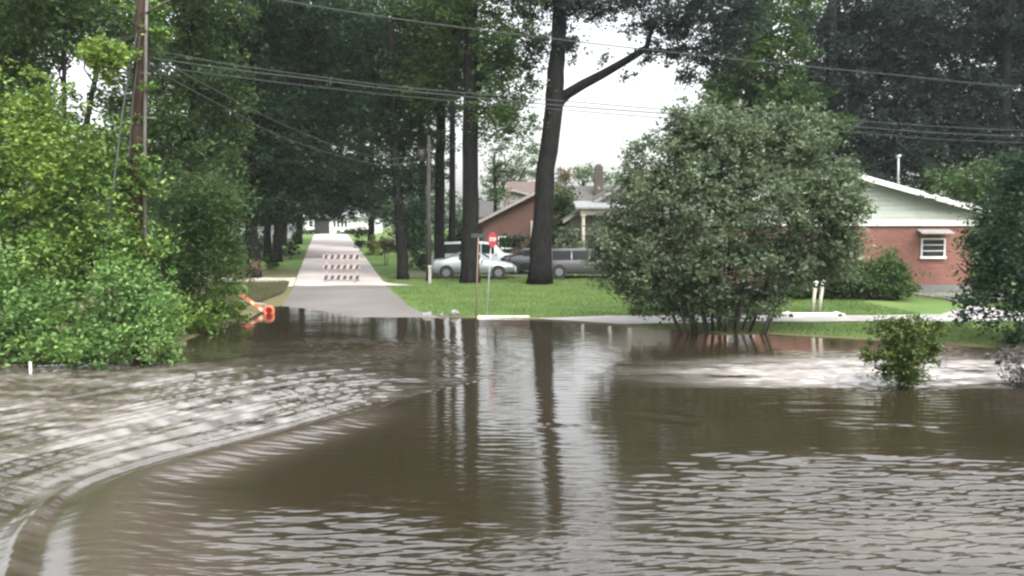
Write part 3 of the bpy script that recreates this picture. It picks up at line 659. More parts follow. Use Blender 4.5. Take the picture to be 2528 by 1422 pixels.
c = car('white_suv', 'large white sport utility car with tall roof behind the silver sedan', carloc(1184, 54.5), R(180), 5.75, 1.82, 2.0, M['whitecar'], suv, (.17, .80), .38)
c = car('black_car', 'black car mostly hidden by the leaning pine trunk', carloc(1318, 53), R(176), 3.9, 1.5, 1.75, M['blackcar'], sedan, (.19, .8))
c = car('grey_suv', 'dark grey wagon parked right of the leaning trunk beside the large shrub', carloc(1448, 50.3), R(180), 5.0, 1.62, 1.9, M['greycar'], suv, (.17, .82), .34)
# ================================================================== POLES AND WIRES
D = 22; base = B(343, D); e = empty('utility_pole', base, 'tall brown wooden utility pole with conduit rising from the vines', 'pole')
mb = MB(); mb.tube([Vector((-.05, 0, -.5)), P(338, 380, D)-base, P(350, 100, D)-base, P(352, -250, D)-base], [.20, .18, .16, .14], 16); mb.build('pole', M['polewood'], e)
mb = MB(); mb.tube([Vector((.16, -.16, -.3)), P(357, 400, D-.22)-base, P(360, 120, D-.2)-base, P(364, -60, D-.2)-base], .04, 10); mb.build('conduit', M['conduit'], e)
for yy in (180, 290, 345):
    mb = MB(); a = P(348, yy, D-.2)-base; b = P(372 if yy != 290 else 388, yy+2, D-.2)-base; mb.tube([a, b], .02, 8); mb.build('bracket', M['conduit'], e)
mb = MB(); mb.tube([P(356, 35, D-.2)-base, P(430, -6, D-.5)-base, P(520, -40, D-.6)-base], .028, 8); mb.build('bracket_arm', M['conduit'], e)
def wire(label, pts, r=.012, cat='cable', group='overhead wires', name='power_line'):
    pts = [P(*q) for q in pts]; dens = []
    for i in range(len(pts)-1):
        p0 = pts[max(i-1, 0)]; p1 = pts[i]; p2 = pts[i+1]; p3 = pts[min(i+2, len(pts)-1)]
        for j in range(8):
            t_ = j/8; dens.append(.5*((2*p1)+(-p0+p2)*t_+(2*p0-5*p1+4*p2-p3)*t_*t_+(-p0+3*p1-3*p2+p3)*t_**3))
    dens.append(pts[-1]); mb = MB(); mb.tube(dens, r, 6); o = mb.build(name, M['wire']); return tag(o, label, cat, group)
wire('upper long wire crossing from the brown pole over the street to the right', [(352, 118, 22), (560, 158, 22.6), (760, 186, 23.2), (1000, 216, 24), (1400, 250, 26), (1700, 274, 27.5), (2100, 298, 30), (2528, 322, 33), (3200, 335, 38)])
wire('thick cable just below the upper long wire, crossing in front of the leaning trunk', [(352, 140, 22), (560, 170, 22.5), (760, 194, 23), (1000, 224, 24), (1400, 262, 26), (1700, 284, 27.5), (2100, 312, 30), (2450, 334, 32.5), (3200, 352, 38)], .014)
wire('lowest long cable crossing behind the large shrub to the right edge', [(352, 160, 22), (700, 205, 27), (1000, 238, 28), (1400, 272, 30), (1700, 296, 32), (2100, 326, 35), (2450, 350, 38), (3200, 372, 44)], .013)
wire('highest single wire running over the dark trees at upper right', [(352, -60, 22), (900, 35, 23), (1400, 100, 25.5), (1900, 155, 28), (2200, 184, 30), (2528, 215, 33), (3200, 255, 38)], .015)
wire('sagging wire running from the brown pole down to the thin street pole, upper one', [(358, 130, 22), (560, 238, 27), (700, 308, 32), (850, 368, 38), (960, 392, 43), (1058, 378, 48)], .016)
wire('sagging wire running from the brown pole down to the thin street pole, lower one', [(358, 160, 22), (560, 268, 27), (700, 340, 32), (850, 388, 38), (960, 408, 43), (1058, 392, 48)], .016)
# stay wires on the left of the pole
wire('slanting guy wire beside the brown pole', [(348, 30, 22), (325, 150, 21.7), (303, 275, 21.4), (285, 420, 21.1), (250, 700, 20.8)], .022, 'cable', 'guy wires', 'guy_wire')
wire('second slanting strand hanging close to the brown pole', [(345, 90, 21.8), (336, 180, 21.7), (326, 270, 21.6), (318, 400, 21.5)], .016, 'cable', 'guy wires', 'guy_wire')
D = 48; base = B(1058, D); e = empty('street_pole', base, 'thin weathered utility pole beside the side street', 'pole')
mb = MB(); mb.tube([(0, 0, -.3), P(1059, 335, D)-base], [.14, .09], 12); mb.build('pole', M['polegrey'], e)
mb = MB(); a = P(1030, 372, D)-base; b = P(1092, 384, D)-base; mb.tube([a, b], .05, 8); mb.build('crossarm', M['bark'], e)
mb = MB(); a = P(1040, 398, D-.2)-base; mb.tube([a, a+Vector((0, 0, .62))], .2, 14); mb.build('transformer', M['trim'], e)
b_ = B(1061, 46.4); e = empty('marker_post', b_, 'short pale post standing at the foot of the thin street pole', 'post')
mb = MB(); mb.box((0, 0, .42), (.15, .12, .95), None, .02); mb.build('post', M['greytrim'], e); MB().box((0, 0, .93), (.19, .16, .06), None, .015).build('cap', M['concrete'], e)
wire('faint service wire reaching the roof mast of the brick house', [(2218, 390, 41.5), (2140, 410, 45), (2060, 415, 50), (1950, 410, 56)], .02, 'cable', None, 'service_wire')
# ================================================================== SIGNS
def text_mesh(s, size, m, parent, loc, rot):
    cu = bpy.data.curves.new('text', 'FONT'); cu.body = s; cu.size = size; cu.align_x = 'CENTER'; cu.align_y = 'CENTER'; cu.extrude = .002; cu.offset = size*.02
    ob = bpy.data.objects.new('tmp', cu); COL.objects.link(ob); dg = bpy.context.evaluated_depsgraph_get(); me = bpy.data.meshes.new_from_object(ob.evaluated_get(dg))
    bpy.data.objects.remove(ob); me.materials.clear(); me.materials.append(m); o = bpy.data.objects.new('lettering', me); COL.objects.link(o); o.parent = parent; o.location = loc; o.rotation_euler = rot; return o
b_ = Gp(1199, 783, .02); b_ = Vector((b_.x, b_.y, gz(b_.x, b_.y))); e = empty('stop_sign', b_, 'red octagonal stop sign on a thin leaning post at the corner', 'sign', None)
topp = P(1214, 600, b_.y)-b_
mb = MB(); mb.tube([(0, 0, -.4), topp+Vector((0, 0, .35))], .022, 8); mb.build('post', M['galv'], e)
sg = topp+Vector((0, 0, .12)); mb = MB(); rot = Rz(R(60)); rad_ = .29
pts = [rot @ Vector((math.cos(R(22.5+45*k))*rad_, -.035, math.sin(R(22.5+45*k))*rad_)) + sg for k in range(8)]
mb.prism(pts, rot @ Vector((0, .006, 0))); plate = mb.build('plate', M['signred'], e)
text_mesh('STOP', .18, M['white'], e, sg+rot @ Vector((0, -.045, 0)), (R(90), 0, R(60)))
b_ = Gp(1174, 785, .02); b_ = Vector((b_.x, b_.y, gz(b_.x, b_.y))); e = empty('street_name_sign', b_, 'thin post with a small dull green street name blade at the corner', 'sign')
topp = P(1181, 590, b_.y)-b_
mb = MB(); mb.tube([(0, 0, -.4), topp+Vector((0, 0, .05))], .024, 8); mb.build('post', mat('post_brown', (.16, .10, .07), rough=.7), e)
mb = MB(); mb.box(topp+Vector((-.02, -.02, .12)), (.56, .012, .13), Rz(R(38))); mb.build('blade', M['signgreen'], e)
# stones and white kerb at the corner
for i, (px, py, w_, h_, lb) in enumerate(((1056, 778, 22, 9, 'small pale stone at the left end of the corner kerb'), (1090, 778, 14, 6, 'tiny pale stone between the two larger corner stones'), (1122, 778, 26, 12, 'bright pale stone left of the sign posts'))):
    q = Gp(px, py, .03); s = q.y/FPX; mb = MB(); bmesh.ops.create_icosphere(mb.bm, subdivisions=3, radius=1)
    for v in mb.bm.verts:
        k = 1+.18*math.sin(v.co.x*4+i)+.12*math.sin(v.co.y*5+v.co.z*3+i*2); v.co = Vector((v.co.x*w_*s*.6*k, v.co.y*w_*s*.45*k, v.co.z*h_*s*.7*k))
    o = mb.build('stone', M['stone']); o.location = (q.x, q.y, gz(q.x, q.y)+h_*s*.3); tag(o, lb, 'stone', 'pale stones at the flooded corner')
def kerb(name, label, pxa, pxb, py, hgt, m, wid=.35, holes=False, cat='kerb', curve=0):
    a = Gp(pxa, py, .0); b = Gp(pxb, py, .0); zb = min(gz(a.x, a.y), gz(b.x, b.y)); c = (a+b)/2; e = empty(name, (c.x, c.y, zb), label, cat)
    n = 10; mb = MB(); rnd = random.Random(3)
    l = (b-a).length; pts = []
    mb.box((0, 0, hgt/2-.1), (l, wid, hgt+.2), None, .04); mb.build('kerb_block', m, e)
    if holes:
        for s in (-1, 1):
            mb = MB(); mb.tube([(s*l*.40, -wid/2-.05, hgt*.42), (s*l*.40, wid/2, hgt*.42)], .13, 16); p_ = mb.build('pipe_end', m, e)
            mb = MB(); mb.tube([(s*l*.40, -wid/2-.056, hgt*.42), (s*l*.40, -wid/2, hgt*.42)], .08, 16); mb.build('hollow', M['dark'], p_)
    return e
kerb('kerb', 'white painted kerb right of the sign posts at the flooded corner', 1178, 1308, 784, .05, M['whitewash'], .3)
kerb('culvert_headwall', 'low white culvert headwall with pipe openings in front of the pale posts', 1932, 2082, 790, .15, M['whitewash'], .4, True, 'headwall')
for px, top, lean, lb in ((2006, 700, 8, 'left one of the two cream posts with white tops behind the culvert'), (2022, 697, 10, 'right one of the two cream posts with white tops behind the culvert')):
    b_ = B(px, 31.6); e = empty('pipe_post', b_, lb, 'post', 'pair of cream posts by the culvert'); tp = P(px+lean, top, 31.6)-b_
    mb = MB(); mb.tube([(0, 0, -.2), tp], .062, 12); mb.build('pipe', M['cream'], e)
    mb = MB(); mb.tube([tp-Vector((0, 0, .14)), tp-Vector((0, 0, .08))], .078, 12); mb.build('collar', M['dark'], e)
    mb = MB(); mb.tube([tp, tp+Vector((0, 0, .07)), tp+Vector((0, 0, .11))], [.085, .085, .04], 12); mb.build('cap', M['white'], e)
# fallen barricade
b_ = Gp(640, 772, .02); s = b_.y/FPX; e = empty('traffic_barricade', b_, 'orange and white barricade toppled at the water edge with round warning lamp', 'barricade')
a = P(598, 728, b_.y+.2)-b_; b = P(650, 768, b_.y)-b_; dirv = (b-a); L_ = dirv.length; ang = math.atan2(-dirv.z, dirv.x)
rotm = Matrix.Rotation(ang, 3, 'Y')
mb = MB(); mb.box((a+b)/2, (L_+.1, .04, .13), rotm, .01); rl = mb.build('rail', M['orange'], e)
for k in (.12, .5, .88):
    mb = MB(); mb.box(a.lerp(b, k)+Vector((0, -.025, 0)), (.17, .008, .11), rotm); mb.build('reflective_stripe', M['reflect'], rl)
mb = MB(); mb.tube([a+Vector((-.35, .3, .06)), a+Vector((.25, .12, -.2)), a+Vector((.45, .1, -.45))], .02, 8); mb.build('leg', M['orange'], e)
mb = MB(); mb.tube([a+Vector((-.35, .5, -.25)), a+Vector((.8, .35, -.4))], .025, 8); mb.build('leg', M['galv'], e)
c = P(664, 768, b_.y-.1)-b_
mb = MB(); bmesh.ops.create_cone(mb.bm, cap_ends=True, segments=8, radius1=.001, radius2=.001, depth=.001)
for v in list(mb.bm.verts): mb.bm.verts.remove(v)
n1_, n2_ = 28, 10; grid = []
for i in range(n1_):
    th = 2*math.pi*i/n1_; row = []
    for j in range(n2_):
        ph = 2*math.pi*j/n2_; rr_ = .165+.055*math.cos(ph); row.append(mb.bm.verts.new(c+Vector((math.cos(th)*rr_, .055*math.sin(ph), math.sin(th)*rr_))))
    grid.append(row)
for i in range(n1_):
    for j in range(n2_): f = mb.bm.faces.new((grid[i][j], grid[(i+1) % n1_][j], grid[(i+1) % n1_][(j+1) % n2_], grid[i][(j+1) % n2_])); f.smooth = True
lamp_ = mb.build('lamp_ring', M['orange'], e)
MB().tube([c+Vector((0, .0, 0)), c+Vector((0, .05, 0))], .14, 20).build('lens', M['lens'], lamp_)
MB().box(c+Vector((0, .02, -.27)), (.14, .1, .16), None, .02).build('battery_case', M['orange'], e)
b_ = Gp(76, 925, -.05); e = empty('marker_stake', b_, 'small white stake sticking out of the water at far left', 'stake'); MB().box((0, 0, .1), (.05, .05, .36), None, .01).build('stake', M['white'], e); MB().box((0, 0, .285), (.055, .055, .02), None, .004).build('cap', M['concrete'], e)
# ================================================================== VEGETATION
G1 = 'pine trees standing on the corner lawn'
# straight big pine
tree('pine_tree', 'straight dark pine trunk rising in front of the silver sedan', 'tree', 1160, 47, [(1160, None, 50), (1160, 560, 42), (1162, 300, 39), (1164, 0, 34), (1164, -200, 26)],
     [L3(1200, -40, 190, 120, 47), L3(1250, 140, 80, 90, 47, 3), L3(1110, 60, 110, 110, 47.5), L3(1240, 280, 85, 60, 46.5, 2.5), L3(1060, 200, 90, 80, 48.5), L3(1180, 180, 100, 80, 49)], 'lf_mid', .22, 1.25, 11, group=G1, limbs=8, shell=.3)
def lean_extra(tb, base):
    D = 47
    def pp(l): return [P(a, b, D+dz)-base for a, b, dz in l]
    tb.tube(pp([(1372, 262, 0), (1400, 232, -.1), (1440, 208, -.3), (1490, 182, -.5), (1545, 150, -.7), (1600, 116, -.9)]), [.27, .27, .25, .22, .19, .17], 10)
    tb.tube(pp([(1596, 118, -.9), (1612, 60, -1.1), (1640, 25, -1.2), (1668, -30, -1.4)]), [.14, .11, .09, .07], 8)
    tb.tube(pp([(1590, 122, -.9), (1650, 128, -1.2), (1720, 118, -1.4), (1800, 90, -1.6)]), [.12, .09, .07, .04], 8)
    tb.tube(pp([(1400, 40, 0), (1450, 10, -.4), (1520, -20, -.8)]), [.09, .07, .05], 8)
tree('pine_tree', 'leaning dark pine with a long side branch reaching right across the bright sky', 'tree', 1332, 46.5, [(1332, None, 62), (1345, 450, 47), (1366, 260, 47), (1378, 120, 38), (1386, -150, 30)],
     [L3(1405, 110, 45, 38, 46.5, 1.2, .8), L3(1330, 110, 40, 80, 46.5, 1.5, .7), L3(1420, 10, 110, 32, 46, 1.8, .9), L3(1560, 5, 110, 30, 45.5, 2, .8), L3(1340, -20, 90, 60, 46.5, 2), L3(1690, 60, 90, 45, 45.5, 2, .9), L3(1660, 130, 90, 26, 45.5, 1.5, .9), L3(1740, 150, 60, 60, 45.5, 1.5, .7), L3(1800, 80, 90, 70, 45.5, 2), L3(1545, 185, 22, 45, 45.5, .6, .22), L3(1500, 140, 40, 20, 46, .8, .25), L3(1610, 60, 90, 40, 45.3, 1.6, .7), L3(1480, 30, 70, 34, 46, 1.3, .7), L3(1720, 10, 120, 50, 45, 2, .9), L3(1700, 190, 40, 40, 45.2, 1, .5), L3(1840, 20, 70, 60, 45, 1.6, .8)],
     'lf_grey', .19, 1.0, 12, limbs=0, extra=lean_extra, group=G1, clump=.36, shell=.2)
tree('pine_tree', 'slim dark trunk just left of the straight pine', 'tree', 1085, 52, [(1084, None, 27), (1086, 450, 25), (1090, 150, 20), (1092, -60, 16)],
     [L3(1050, 110, 110, 90, 52), L3(1010, 250, 90, 70, 53), L3(1100, 20, 130, 80, 52), L3(1030, 340, 60, 45, 52, 2, .7)], 'lf_mid', .24, 1.4, 13, group=G1)
tree('pine_tree', 'thinnest trunk behind and between the two dark pines', 'tree', 1116, 58, [(1116, None, 18), (1117, 400, 15), (1118, 100, 11)],
     [L3(1120, 120, 80, 70, 60), L3(1100, 250, 50, 40, 60, 2, .7)], 'lf_dark', .24, 1.3, 14, group=G1, limbs=4)
tree('pine_tree', 'dark trunk with brownish low crown right of the side street', 'tree', 992, 49, [(996, None, 30), (988, 560, 24), (972, 330, 20), (965, 60, 16)],
     [L3(960, 250, 95, 130, 50), L3(930, 100, 130, 110, 51), L3(1000, 430, 60, 80, 50, 2, .9), L3(900, 430, 40, 50, 52, 2, .8), L3(1010, 560, 45, 60, 51, 2, .6)], 'lf_dark', .24, 1.5, 15, group=G1)
# left side of the street
G2 = 'tall trees left of the side street'
tree('oak_tree', 'broad dark tree with thick trunk at the left verge of the side street', 'tree', 626, 50, [(626, None, 38), (622, 560, 30), (640, 380, 30), (650, 60, 22)],
     [L3(640, 330, 150, 150, 51), L3(600, 130, 150, 130, 51), L3(720, 430, 120, 100, 52), L3(620, 480, 95, 70, 50.5), L3(760, 180, 130, 150, 53), L3(640, -40, 220, 130, 51)], 'lf_dark', .26, 1.9, 21, group=G2, limbs=9)
tree('oak_tree', 'dark tree whose crown arches low over the far street', 'tree', 684, 64, [(684, None, 26), (688, 540, 22), (720, 300, 20), (740, 60, 16)],
     [L3(780, 330, 130, 150, 66), L3(850, 440, 85, 75, 68), L3(800, 500, 110, 45, 68), L3(880, 200, 130, 150, 66), L3(760, 60, 170, 130, 65), L3(690, 500, 80, 55, 66)], 'lf_dark', .30, 1.9, 22, group=G2, limbs=8)
tree('oak_tree', 'second thin dark trunk left of the street, farther than the thick one', 'tree', 660, 70, [(660, None, 20), (661, 540, 17), (662, 350, 14)],
     [L3(690, 400, 130, 110, 74), L3(580, 420, 90, 110, 74), L3(660, 515, 90, 40, 72)], 'lf_dark', .32, 1.8, 23, group=G2, limbs=4)
tree('oak_tree', 'dark background tree behind the brown utility pole', 'tree', 470, 44, [(470, None, 24), (474, 350, 20), (480, 0, 15)],
     [L3(470, 130, 130, 150, 44), L3(420, 330, 90, 110, 43), L3(540, 300, 80, 100, 45), L3(500, 460, 90, 80, 44), L3(430, -20, 170, 100, 43)], 'lf_mid', .24, 1.45, 24, group=G2, limbs=7)
tree('slender_tree', 'slim leaning tree left of the utility pole against a sky gap', 'tree', 205, 36, [(190, None, 18), (215, 290, 14), (245, 150, 11), (262, 20, 8)],
     [L3(260, 40, 130, 70, 36, 2, .9), L3(150, 20, 120, 80, 36), L3(60, 60, 130, 110, 36), L3(330, 90, 60, 50, 36, 1.5, .7), L3(290, 250, 55, 60, 36.5, 1.5, .7)], 'lf_mid', .2, 1.35, 25, limbs=6, group=G2)
tree('slender_tree', 'thin dark sapling trunk beside the sky gap at upper left', 'tree', 158, 30, [(158, None, 14), (158, 260, 11), (160, 60, 8)],
     [L3(150, 30, 110, 70, 30), L3(40, 130, 110, 120, 31), L3(90, -40, 160, 80, 30), L3(20, 280, 80, 110, 31)], 'lf_mid', .17, 1.3, 26, limbs=5, group=G2)
tree('oak_tree', 'dark tree filling the top left corner behind the vines', 'tree', -60, 40, [(-60, None, 40), (-50, 200, 32), (-30, -60, 22)],
     [L3(-20, 150, 150, 170, 40), L3(90, 330, 110, 120, 42), L3(-60, 420, 150, 160, 40), L3(60, -30, 160, 100, 40), L3(300, 420, 110, 110, 44)], 'lf_dark', .24, 1.6, 27, group=G2)
for i, (px, D, lobes, lb) in enumerate((
    (560, 82, [(560, 430, 90, 110), (520, 250, 110, 130), (570, 80, 130, 120)], 'dark far tree directly behind the thick trunk at the left verge'),
    (700, 88, [(690, 430, 90, 95), (720, 270, 110, 120), (700, 90, 130, 120)], 'dark far tree left of the street end, farther back'),
    (738, 92, [(800, 420, 90, 100), (830, 250, 110, 120), (820, 60, 130, 130)], 'dark far tree rising above the street end'),
    (915, 84, [(915, 430, 70, 95), (930, 270, 100, 110), (940, 90, 120, 120), (935, 520, 40, 45)], 'dark far tree right of the street end'),
    (1040, 84, [(1050, 430, 70, 110), (1060, 230, 90, 120), (1050, 60, 110, 110), (1020, 560, 50, 60)], 'dark far tree behind the thin street pole'),
    (400, 70, [(380, 300, 120, 150), (420, 120, 120, 120), (330, 420, 120, 120), (470, 450, 90, 120)], 'dark far tree behind the brown pole'))):
    tree('oak_tree', lb, 'tree', px, D, [(px, None, 17), (px+4, 500, 14), (px, 200, 10)], [L3(a, b, c, d_, D) for a, b, c, d_ in lobes], 'lf_dark', .34, 1.15, 120+i, group='far dark trees closing the street', limbs=4)
shrub('hedge', 'long dark hedge behind the thin street pole left of the parked cars', 'hedge', 1100, 70, [L3(1040, 600, 60, 40, 70, 1.2), L3(1130, 590, 60, 45, 70, 1.2), L3(1180, 600, 40, 40, 70, 1.2)], 'lf_dark', .24, 1.6, 130, 5)
shrub('hedge', 'dark undergrowth behind the trunks left of the street', 'hedge', 600, 76, [L3(590, 590, 60, 30, 78, 1.5), L3(510, 570, 60, 60, 76, 1.5), L3(640, 610, 30, 16, 78, 1)], 'lf_dark', .24, 1.5, 131, 5)
# yellow-green branch clump near pole
shrub('vine_clump', 'bright yellow green vine clump hanging left of the utility pole', 'vine', 262, 22, [L3(262, 142, 50, 38, 21.5, .4, 3), L3(225, 130, 26, 24, 21.5, .25, 2)], 'lf_yellow', .12, 3, 31, stems=4, base=P(345, 60, 22), clump=.16)
shrub('vine_clump', 'green vine wrapped round the upper utility pole', 'vine', 345, 22, [L3(330, 20, 60, 22, 22, .5, .9), L3(392, 55, 28, 40, 22, .4, .7), L3(370, 110, 26, 40, 22, .4, .3), L3(350, 405, 46, 24, 21.6, .4, 1), L3(335, 320, 22, 60, 21.8, .35, .35), L3(365, 230, 18, 60, 21.8, .3, .25), L3(350, 450, 50, 40, 21.6, .5, 1)], 'lf_vine', .12, 1.3, 32, stems=4, base=P(350, 300, 22.3), clump=.2)
# left thicket
G3 = 'shrubs of the left thicket'
shrub('vine_covered_shrub', 'tall yellow green vine column at the left edge', 'shrub', 70, 22.5, [L3(110, 260, 50, 105, 22.5, .8), L3(95, 400, 80, 90, 22, .9), L3(160, 420, 60, 90, 22.1, .8), L3(60, 300, 50, 60, 22.4, .8), L3(90, 490, 60, 50, 21.8, .6)], 'lf_yellow', .13, 1.0, 41, group=G3, clump=.3, up=.5)
shrub('vine_covered_shrub', 'dark green vine mass below and behind the yellow green column at the left edge', 'shrub', 40, 22.8, [L3(20, 450, 120, 130, 23, 1.2), L3(70, 600, 140, 110, 22.5, 1.1), L3(-80, 320, 120, 180, 23.4, 1.2), L3(190, 560, 80, 110, 22.6, 1), L3(30, 700, 150, 90, 22.3, 1), L3(130, 330, 70, 90, 23.4, 1), L3(190, 430, 50, 80, 23, .8)], 'lf_vine', .15, 1.5, 40, group=G3, clump=.3, up=.5)
shrub('vine_covered_shrub', 'rounded dark green shrub mass left of and below the utility pole', 'shrub', 270, 21.8, [L3(255, 390, 75, 95, 22, 1.0), L3(265, 540, 95, 120, 21.8, 1.1), L3(330, 640, 80, 100, 21.6, 1.0), L3(180, 680, 110, 120, 21.6, 1.1)], 'lf_vine', .13, 1.5, 42, group=G3, clump=.28, up=.4)
shrub('leafy_shrub', 'bright green bush with drooping leaves at the right end of the thicket front', 'shrub', 330, 21, [L3(320, 730, 95, 90, 20.8, .9), L3(380, 790, 60, 75, 20.6, .7), L3(280, 830, 110, 60, 20.4, .8), L3(285, 650, 45, 40, 21, .5), L3(410, 850, 35, 45, 20.8, .5)], 'lf_vine2', .11, 1.7, 43, group=G3, clump=.24, up=.3)
shrub('leafy_shrub', 'low pale green bush at the water edge at far left', 'shrub', 60, 20.8, [L3(40, 740, 110, 90, 20.8, .9), L3(130, 790, 95, 80, 20.5, .8), L3(-60, 800, 110, 90, 20.6, .9), L3(60, 850, 140, 40, 20.3, .7), L3(190, 850, 90, 40, 20.3, .6)], 'lf_vine2', .12, 1.6, 44, group=G3, clump=.26, up=.3)
shrub('feathery_shrub', 'feathery dark green shrub between the thicket and the side street', 'shrub', 480, 27, [L3(470, 520, 105, 95, 27, 1.3), L3(530, 490, 65, 60, 27, .9), L3(500, 640, 95, 80, 27, 1.2), L3(420, 640, 80, 120, 26.5, 1.2), L3(560, 640, 45, 40, 27.5, .8, .8)], 'lf_mid', .17, 1.6, 45, group=G3, aspect=.3, clump=.4)
shrub('scrub', 'low green scrub under the feathery shrub at the bank', 'shrub', 500, 27, [L3(480, 755, 75, 32, 26.5, .8), L3(540, 720, 60, 30, 29, .9, .8), L3(560, 770, 45, 14, 28.5, .6, .7), L3(430, 780, 40, 50, 25, .7), L3(590, 782, 40, 10, 29, .5, .8), L3(500, 800, 60, 26, 26.6, .6, 1.2), L3(540, 760, 70, 22, 28, .7, 1)], 'lf_vine', .13, 1.6, 46, group=G3, clump=.2)
shrub('scrub', 'pale twiggy scrub at the foot of the thick dark trunk', 'shrub', 590, 44, [L3(585, 675, 40, 26, 44, .8, .7), L3(630, 665, 22, 18, 46, .6, .7)], 'lf_brown', .14, 1.1, 47, group=G3, clump=.25)
# shrubs beside the street
G4 = 'small shrubs along the side street'
def sm(label, px, py, rx, ry, D, lm, sd, name='small_shrub'):
    return shrub(name, label, 'shrub', px, D, [L3(px, py, rx, ry, D, None, 1.1), L3(px+rx*.4, py-ry*.3, rx*.6, ry*.7, D, None, 1)], lm, .18, 1.6, sd, 4, G4, clump=.22)
sm('round dark shrub left of the street beside the pale drive', 668, 645, 24, 18, 56, 'lf_dark', 51)
sm('olive shrub at the left street edge nearer the far house', 714, 625, 17, 26, 66, 'lf_mid', 52)
sm('small dark shrub left of the far street end', 728, 592, 14, 24, 80, 'lf_mid', 53)
sm('clipped dark green bush on the right verge of the far street', 888, 603, 13, 15, 76, 'lf_dark', 54)
sm('loose green bush above the right verge near the far house', 890, 575, 24, 13, 92, 'lf_mid', 55)
sm('brownish bush right of the street in front of the dark trunk', 950, 607, 32, 26, 60, 'lf_brown', 56)
sm('yellow green bush on the right verge of the street', 920, 612, 15, 32, 72, 'lf_yellow', 57)
sm('low hedge in front of the far white house, right half', 862, 572, 32, 6, 128, 'lf_dark', 58, 'hedge')
sm('low hedge in front of the far white house, left half', 762, 573, 26, 6, 128, 'lf_dark', 59, 'hedge')
sm('clipped hedge between the white car and the brick gable house', 1262, 605, 42, 24, 62, 'lf_dark', 60, 'hedge')
sm('low grass bush by the dark trunk right of the street', 1040, 650, 38, 26, 56, 'lf_dark', 61)
sm('pale flowering shrub against the beige wall left of the porch', 1400, 600, 36, 34, 57, 'lf_pale', 62)
# trees behind houses
G5 = 'trees behind the houses'
tree('pine_tree', 'greenish young tree between the leaning trunk and the dark roof', 'tree', 1392, 62, [(1392, None, 12), (1392, 520, 8)], [L3(1392, 490, 32, 50, 62, 1.2), L3(1385, 560, 34, 50, 62, 1.2)], 'lf_mid', .22, 1.5, 71, limbs=3, group=G5)
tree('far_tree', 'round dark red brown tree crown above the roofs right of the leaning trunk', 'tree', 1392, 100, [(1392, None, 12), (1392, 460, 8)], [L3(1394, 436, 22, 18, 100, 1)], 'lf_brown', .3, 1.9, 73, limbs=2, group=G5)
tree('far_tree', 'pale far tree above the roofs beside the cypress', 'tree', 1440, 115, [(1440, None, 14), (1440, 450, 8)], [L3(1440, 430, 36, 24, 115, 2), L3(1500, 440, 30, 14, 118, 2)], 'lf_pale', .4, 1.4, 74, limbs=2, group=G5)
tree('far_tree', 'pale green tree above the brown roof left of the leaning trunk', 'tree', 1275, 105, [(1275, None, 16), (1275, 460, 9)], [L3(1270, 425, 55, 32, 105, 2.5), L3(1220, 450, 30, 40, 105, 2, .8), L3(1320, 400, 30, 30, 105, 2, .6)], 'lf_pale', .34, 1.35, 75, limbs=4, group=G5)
tree('far_tree', 'sparse tree showing white sky through it between the two big trunks', 'tree', 1225, 72, [(1225, None, 12), (1222, 450, 7), (1220, 380, 5)], [L3(1222, 480, 30, 28, 72, 1.5, .7), L3(1250, 350, 80, 38, 72, 2, .45), L3(1230, 410, 40, 22, 72, 1.5, .5)], 'lf_mid', .22, 1.1, 76, limbs=5, group=G5)
# right dark mass
G6 = 'tall dark pines behind the brick house'
for i, (px, D, lobes, lm, lb) in enumerate((
    (1850, 52, [(1840, 150, 90, 110), (1880, 40, 110, 110), (1800, 230, 60, 60), (1900, 260, 120, 90), (1960, 330, 110, 80)], 'lf_mid', 'mid green tree rising directly behind the large shrub'),
    (2050, 60, [(2060, 60, 130, 150), (2030, 240, 130, 130), (2120, 360, 140, 90), (2180, 150, 130, 160), (2000, 400, 120, 80)], 'lf_grey', 'dark pine behind the left slope of the pale gable roof'),
    (2290, 62, [(2280, 40, 150, 150), (2300, 230, 150, 140), (2250, 380, 140, 90), (2400, 330, 120, 110)], 'lf_grey', 'largest dark pine above the right slope of the pale gable roof'),
    (2480, 60, [(2470, 20, 140, 120), (2560, 200, 110, 150), (2440, 190, 70, 100), (2520, 360, 130, 110), (2620, 60, 150, 170)], 'lf_grey', 'dark pine at the upper right corner'))):
    tree('pine_tree', lb, 'tree', px, D, [(px, None, 36), (px, 350, 30), (px+5, 0, 20)], [L3(a, b, c, d_, D+(i % 2)*1.5, None, 1) for a, b, c, d_ in lobes], lm, .30, 2.3, 81+i, group=G6, limbs=6)
tree('small_tree', 'soft green tree at the right corner of the brick house', 'tree', 2445, 38, [(2445, None, 14), (2435, 520, 9)], [L3(2370, 450, 55, 45, 38, 1), L3(2445, 610, 50, 70, 36, 1.2), L3(2430, 700, 45, 45, 36, 1.2), L3(2450, 470, 60, 60, 37, 1.1)], 'lf_mid', .17, 1.5, 87, limbs=4, bark='bark')
tree('small_tree', 'dark overhanging tree at the right edge with drooping branches', 'tree', 2560, 24, [(2570, None, 26), (2565, 650, 20), (2560, 450, 14)],
     [L3(2510, 560, 75, 70, 24, 1.2), L3(2475, 660, 70, 60, 24, 1.2), L3(2540, 740, 110, 70, 24, 1.2), L3(2580, 600, 110, 150, 24.5, 1.2), L3(2510, 450, 60, 70, 24.5, 1), L3(2400, 740, 38, 26, 23.5, .6, .8), L3(2380, 790, 16, 14, 23.5, .3, .6), L3(2530, 830, 50, 30, 23, .6, .8), L3(2440, 590, 50, 34, 24, .9, .7), L3(2560, 420, 60, 60, 24.5, 1, 1)], 'lf_dark', .14, 1.2, 88, limbs=9, limbr=.2)
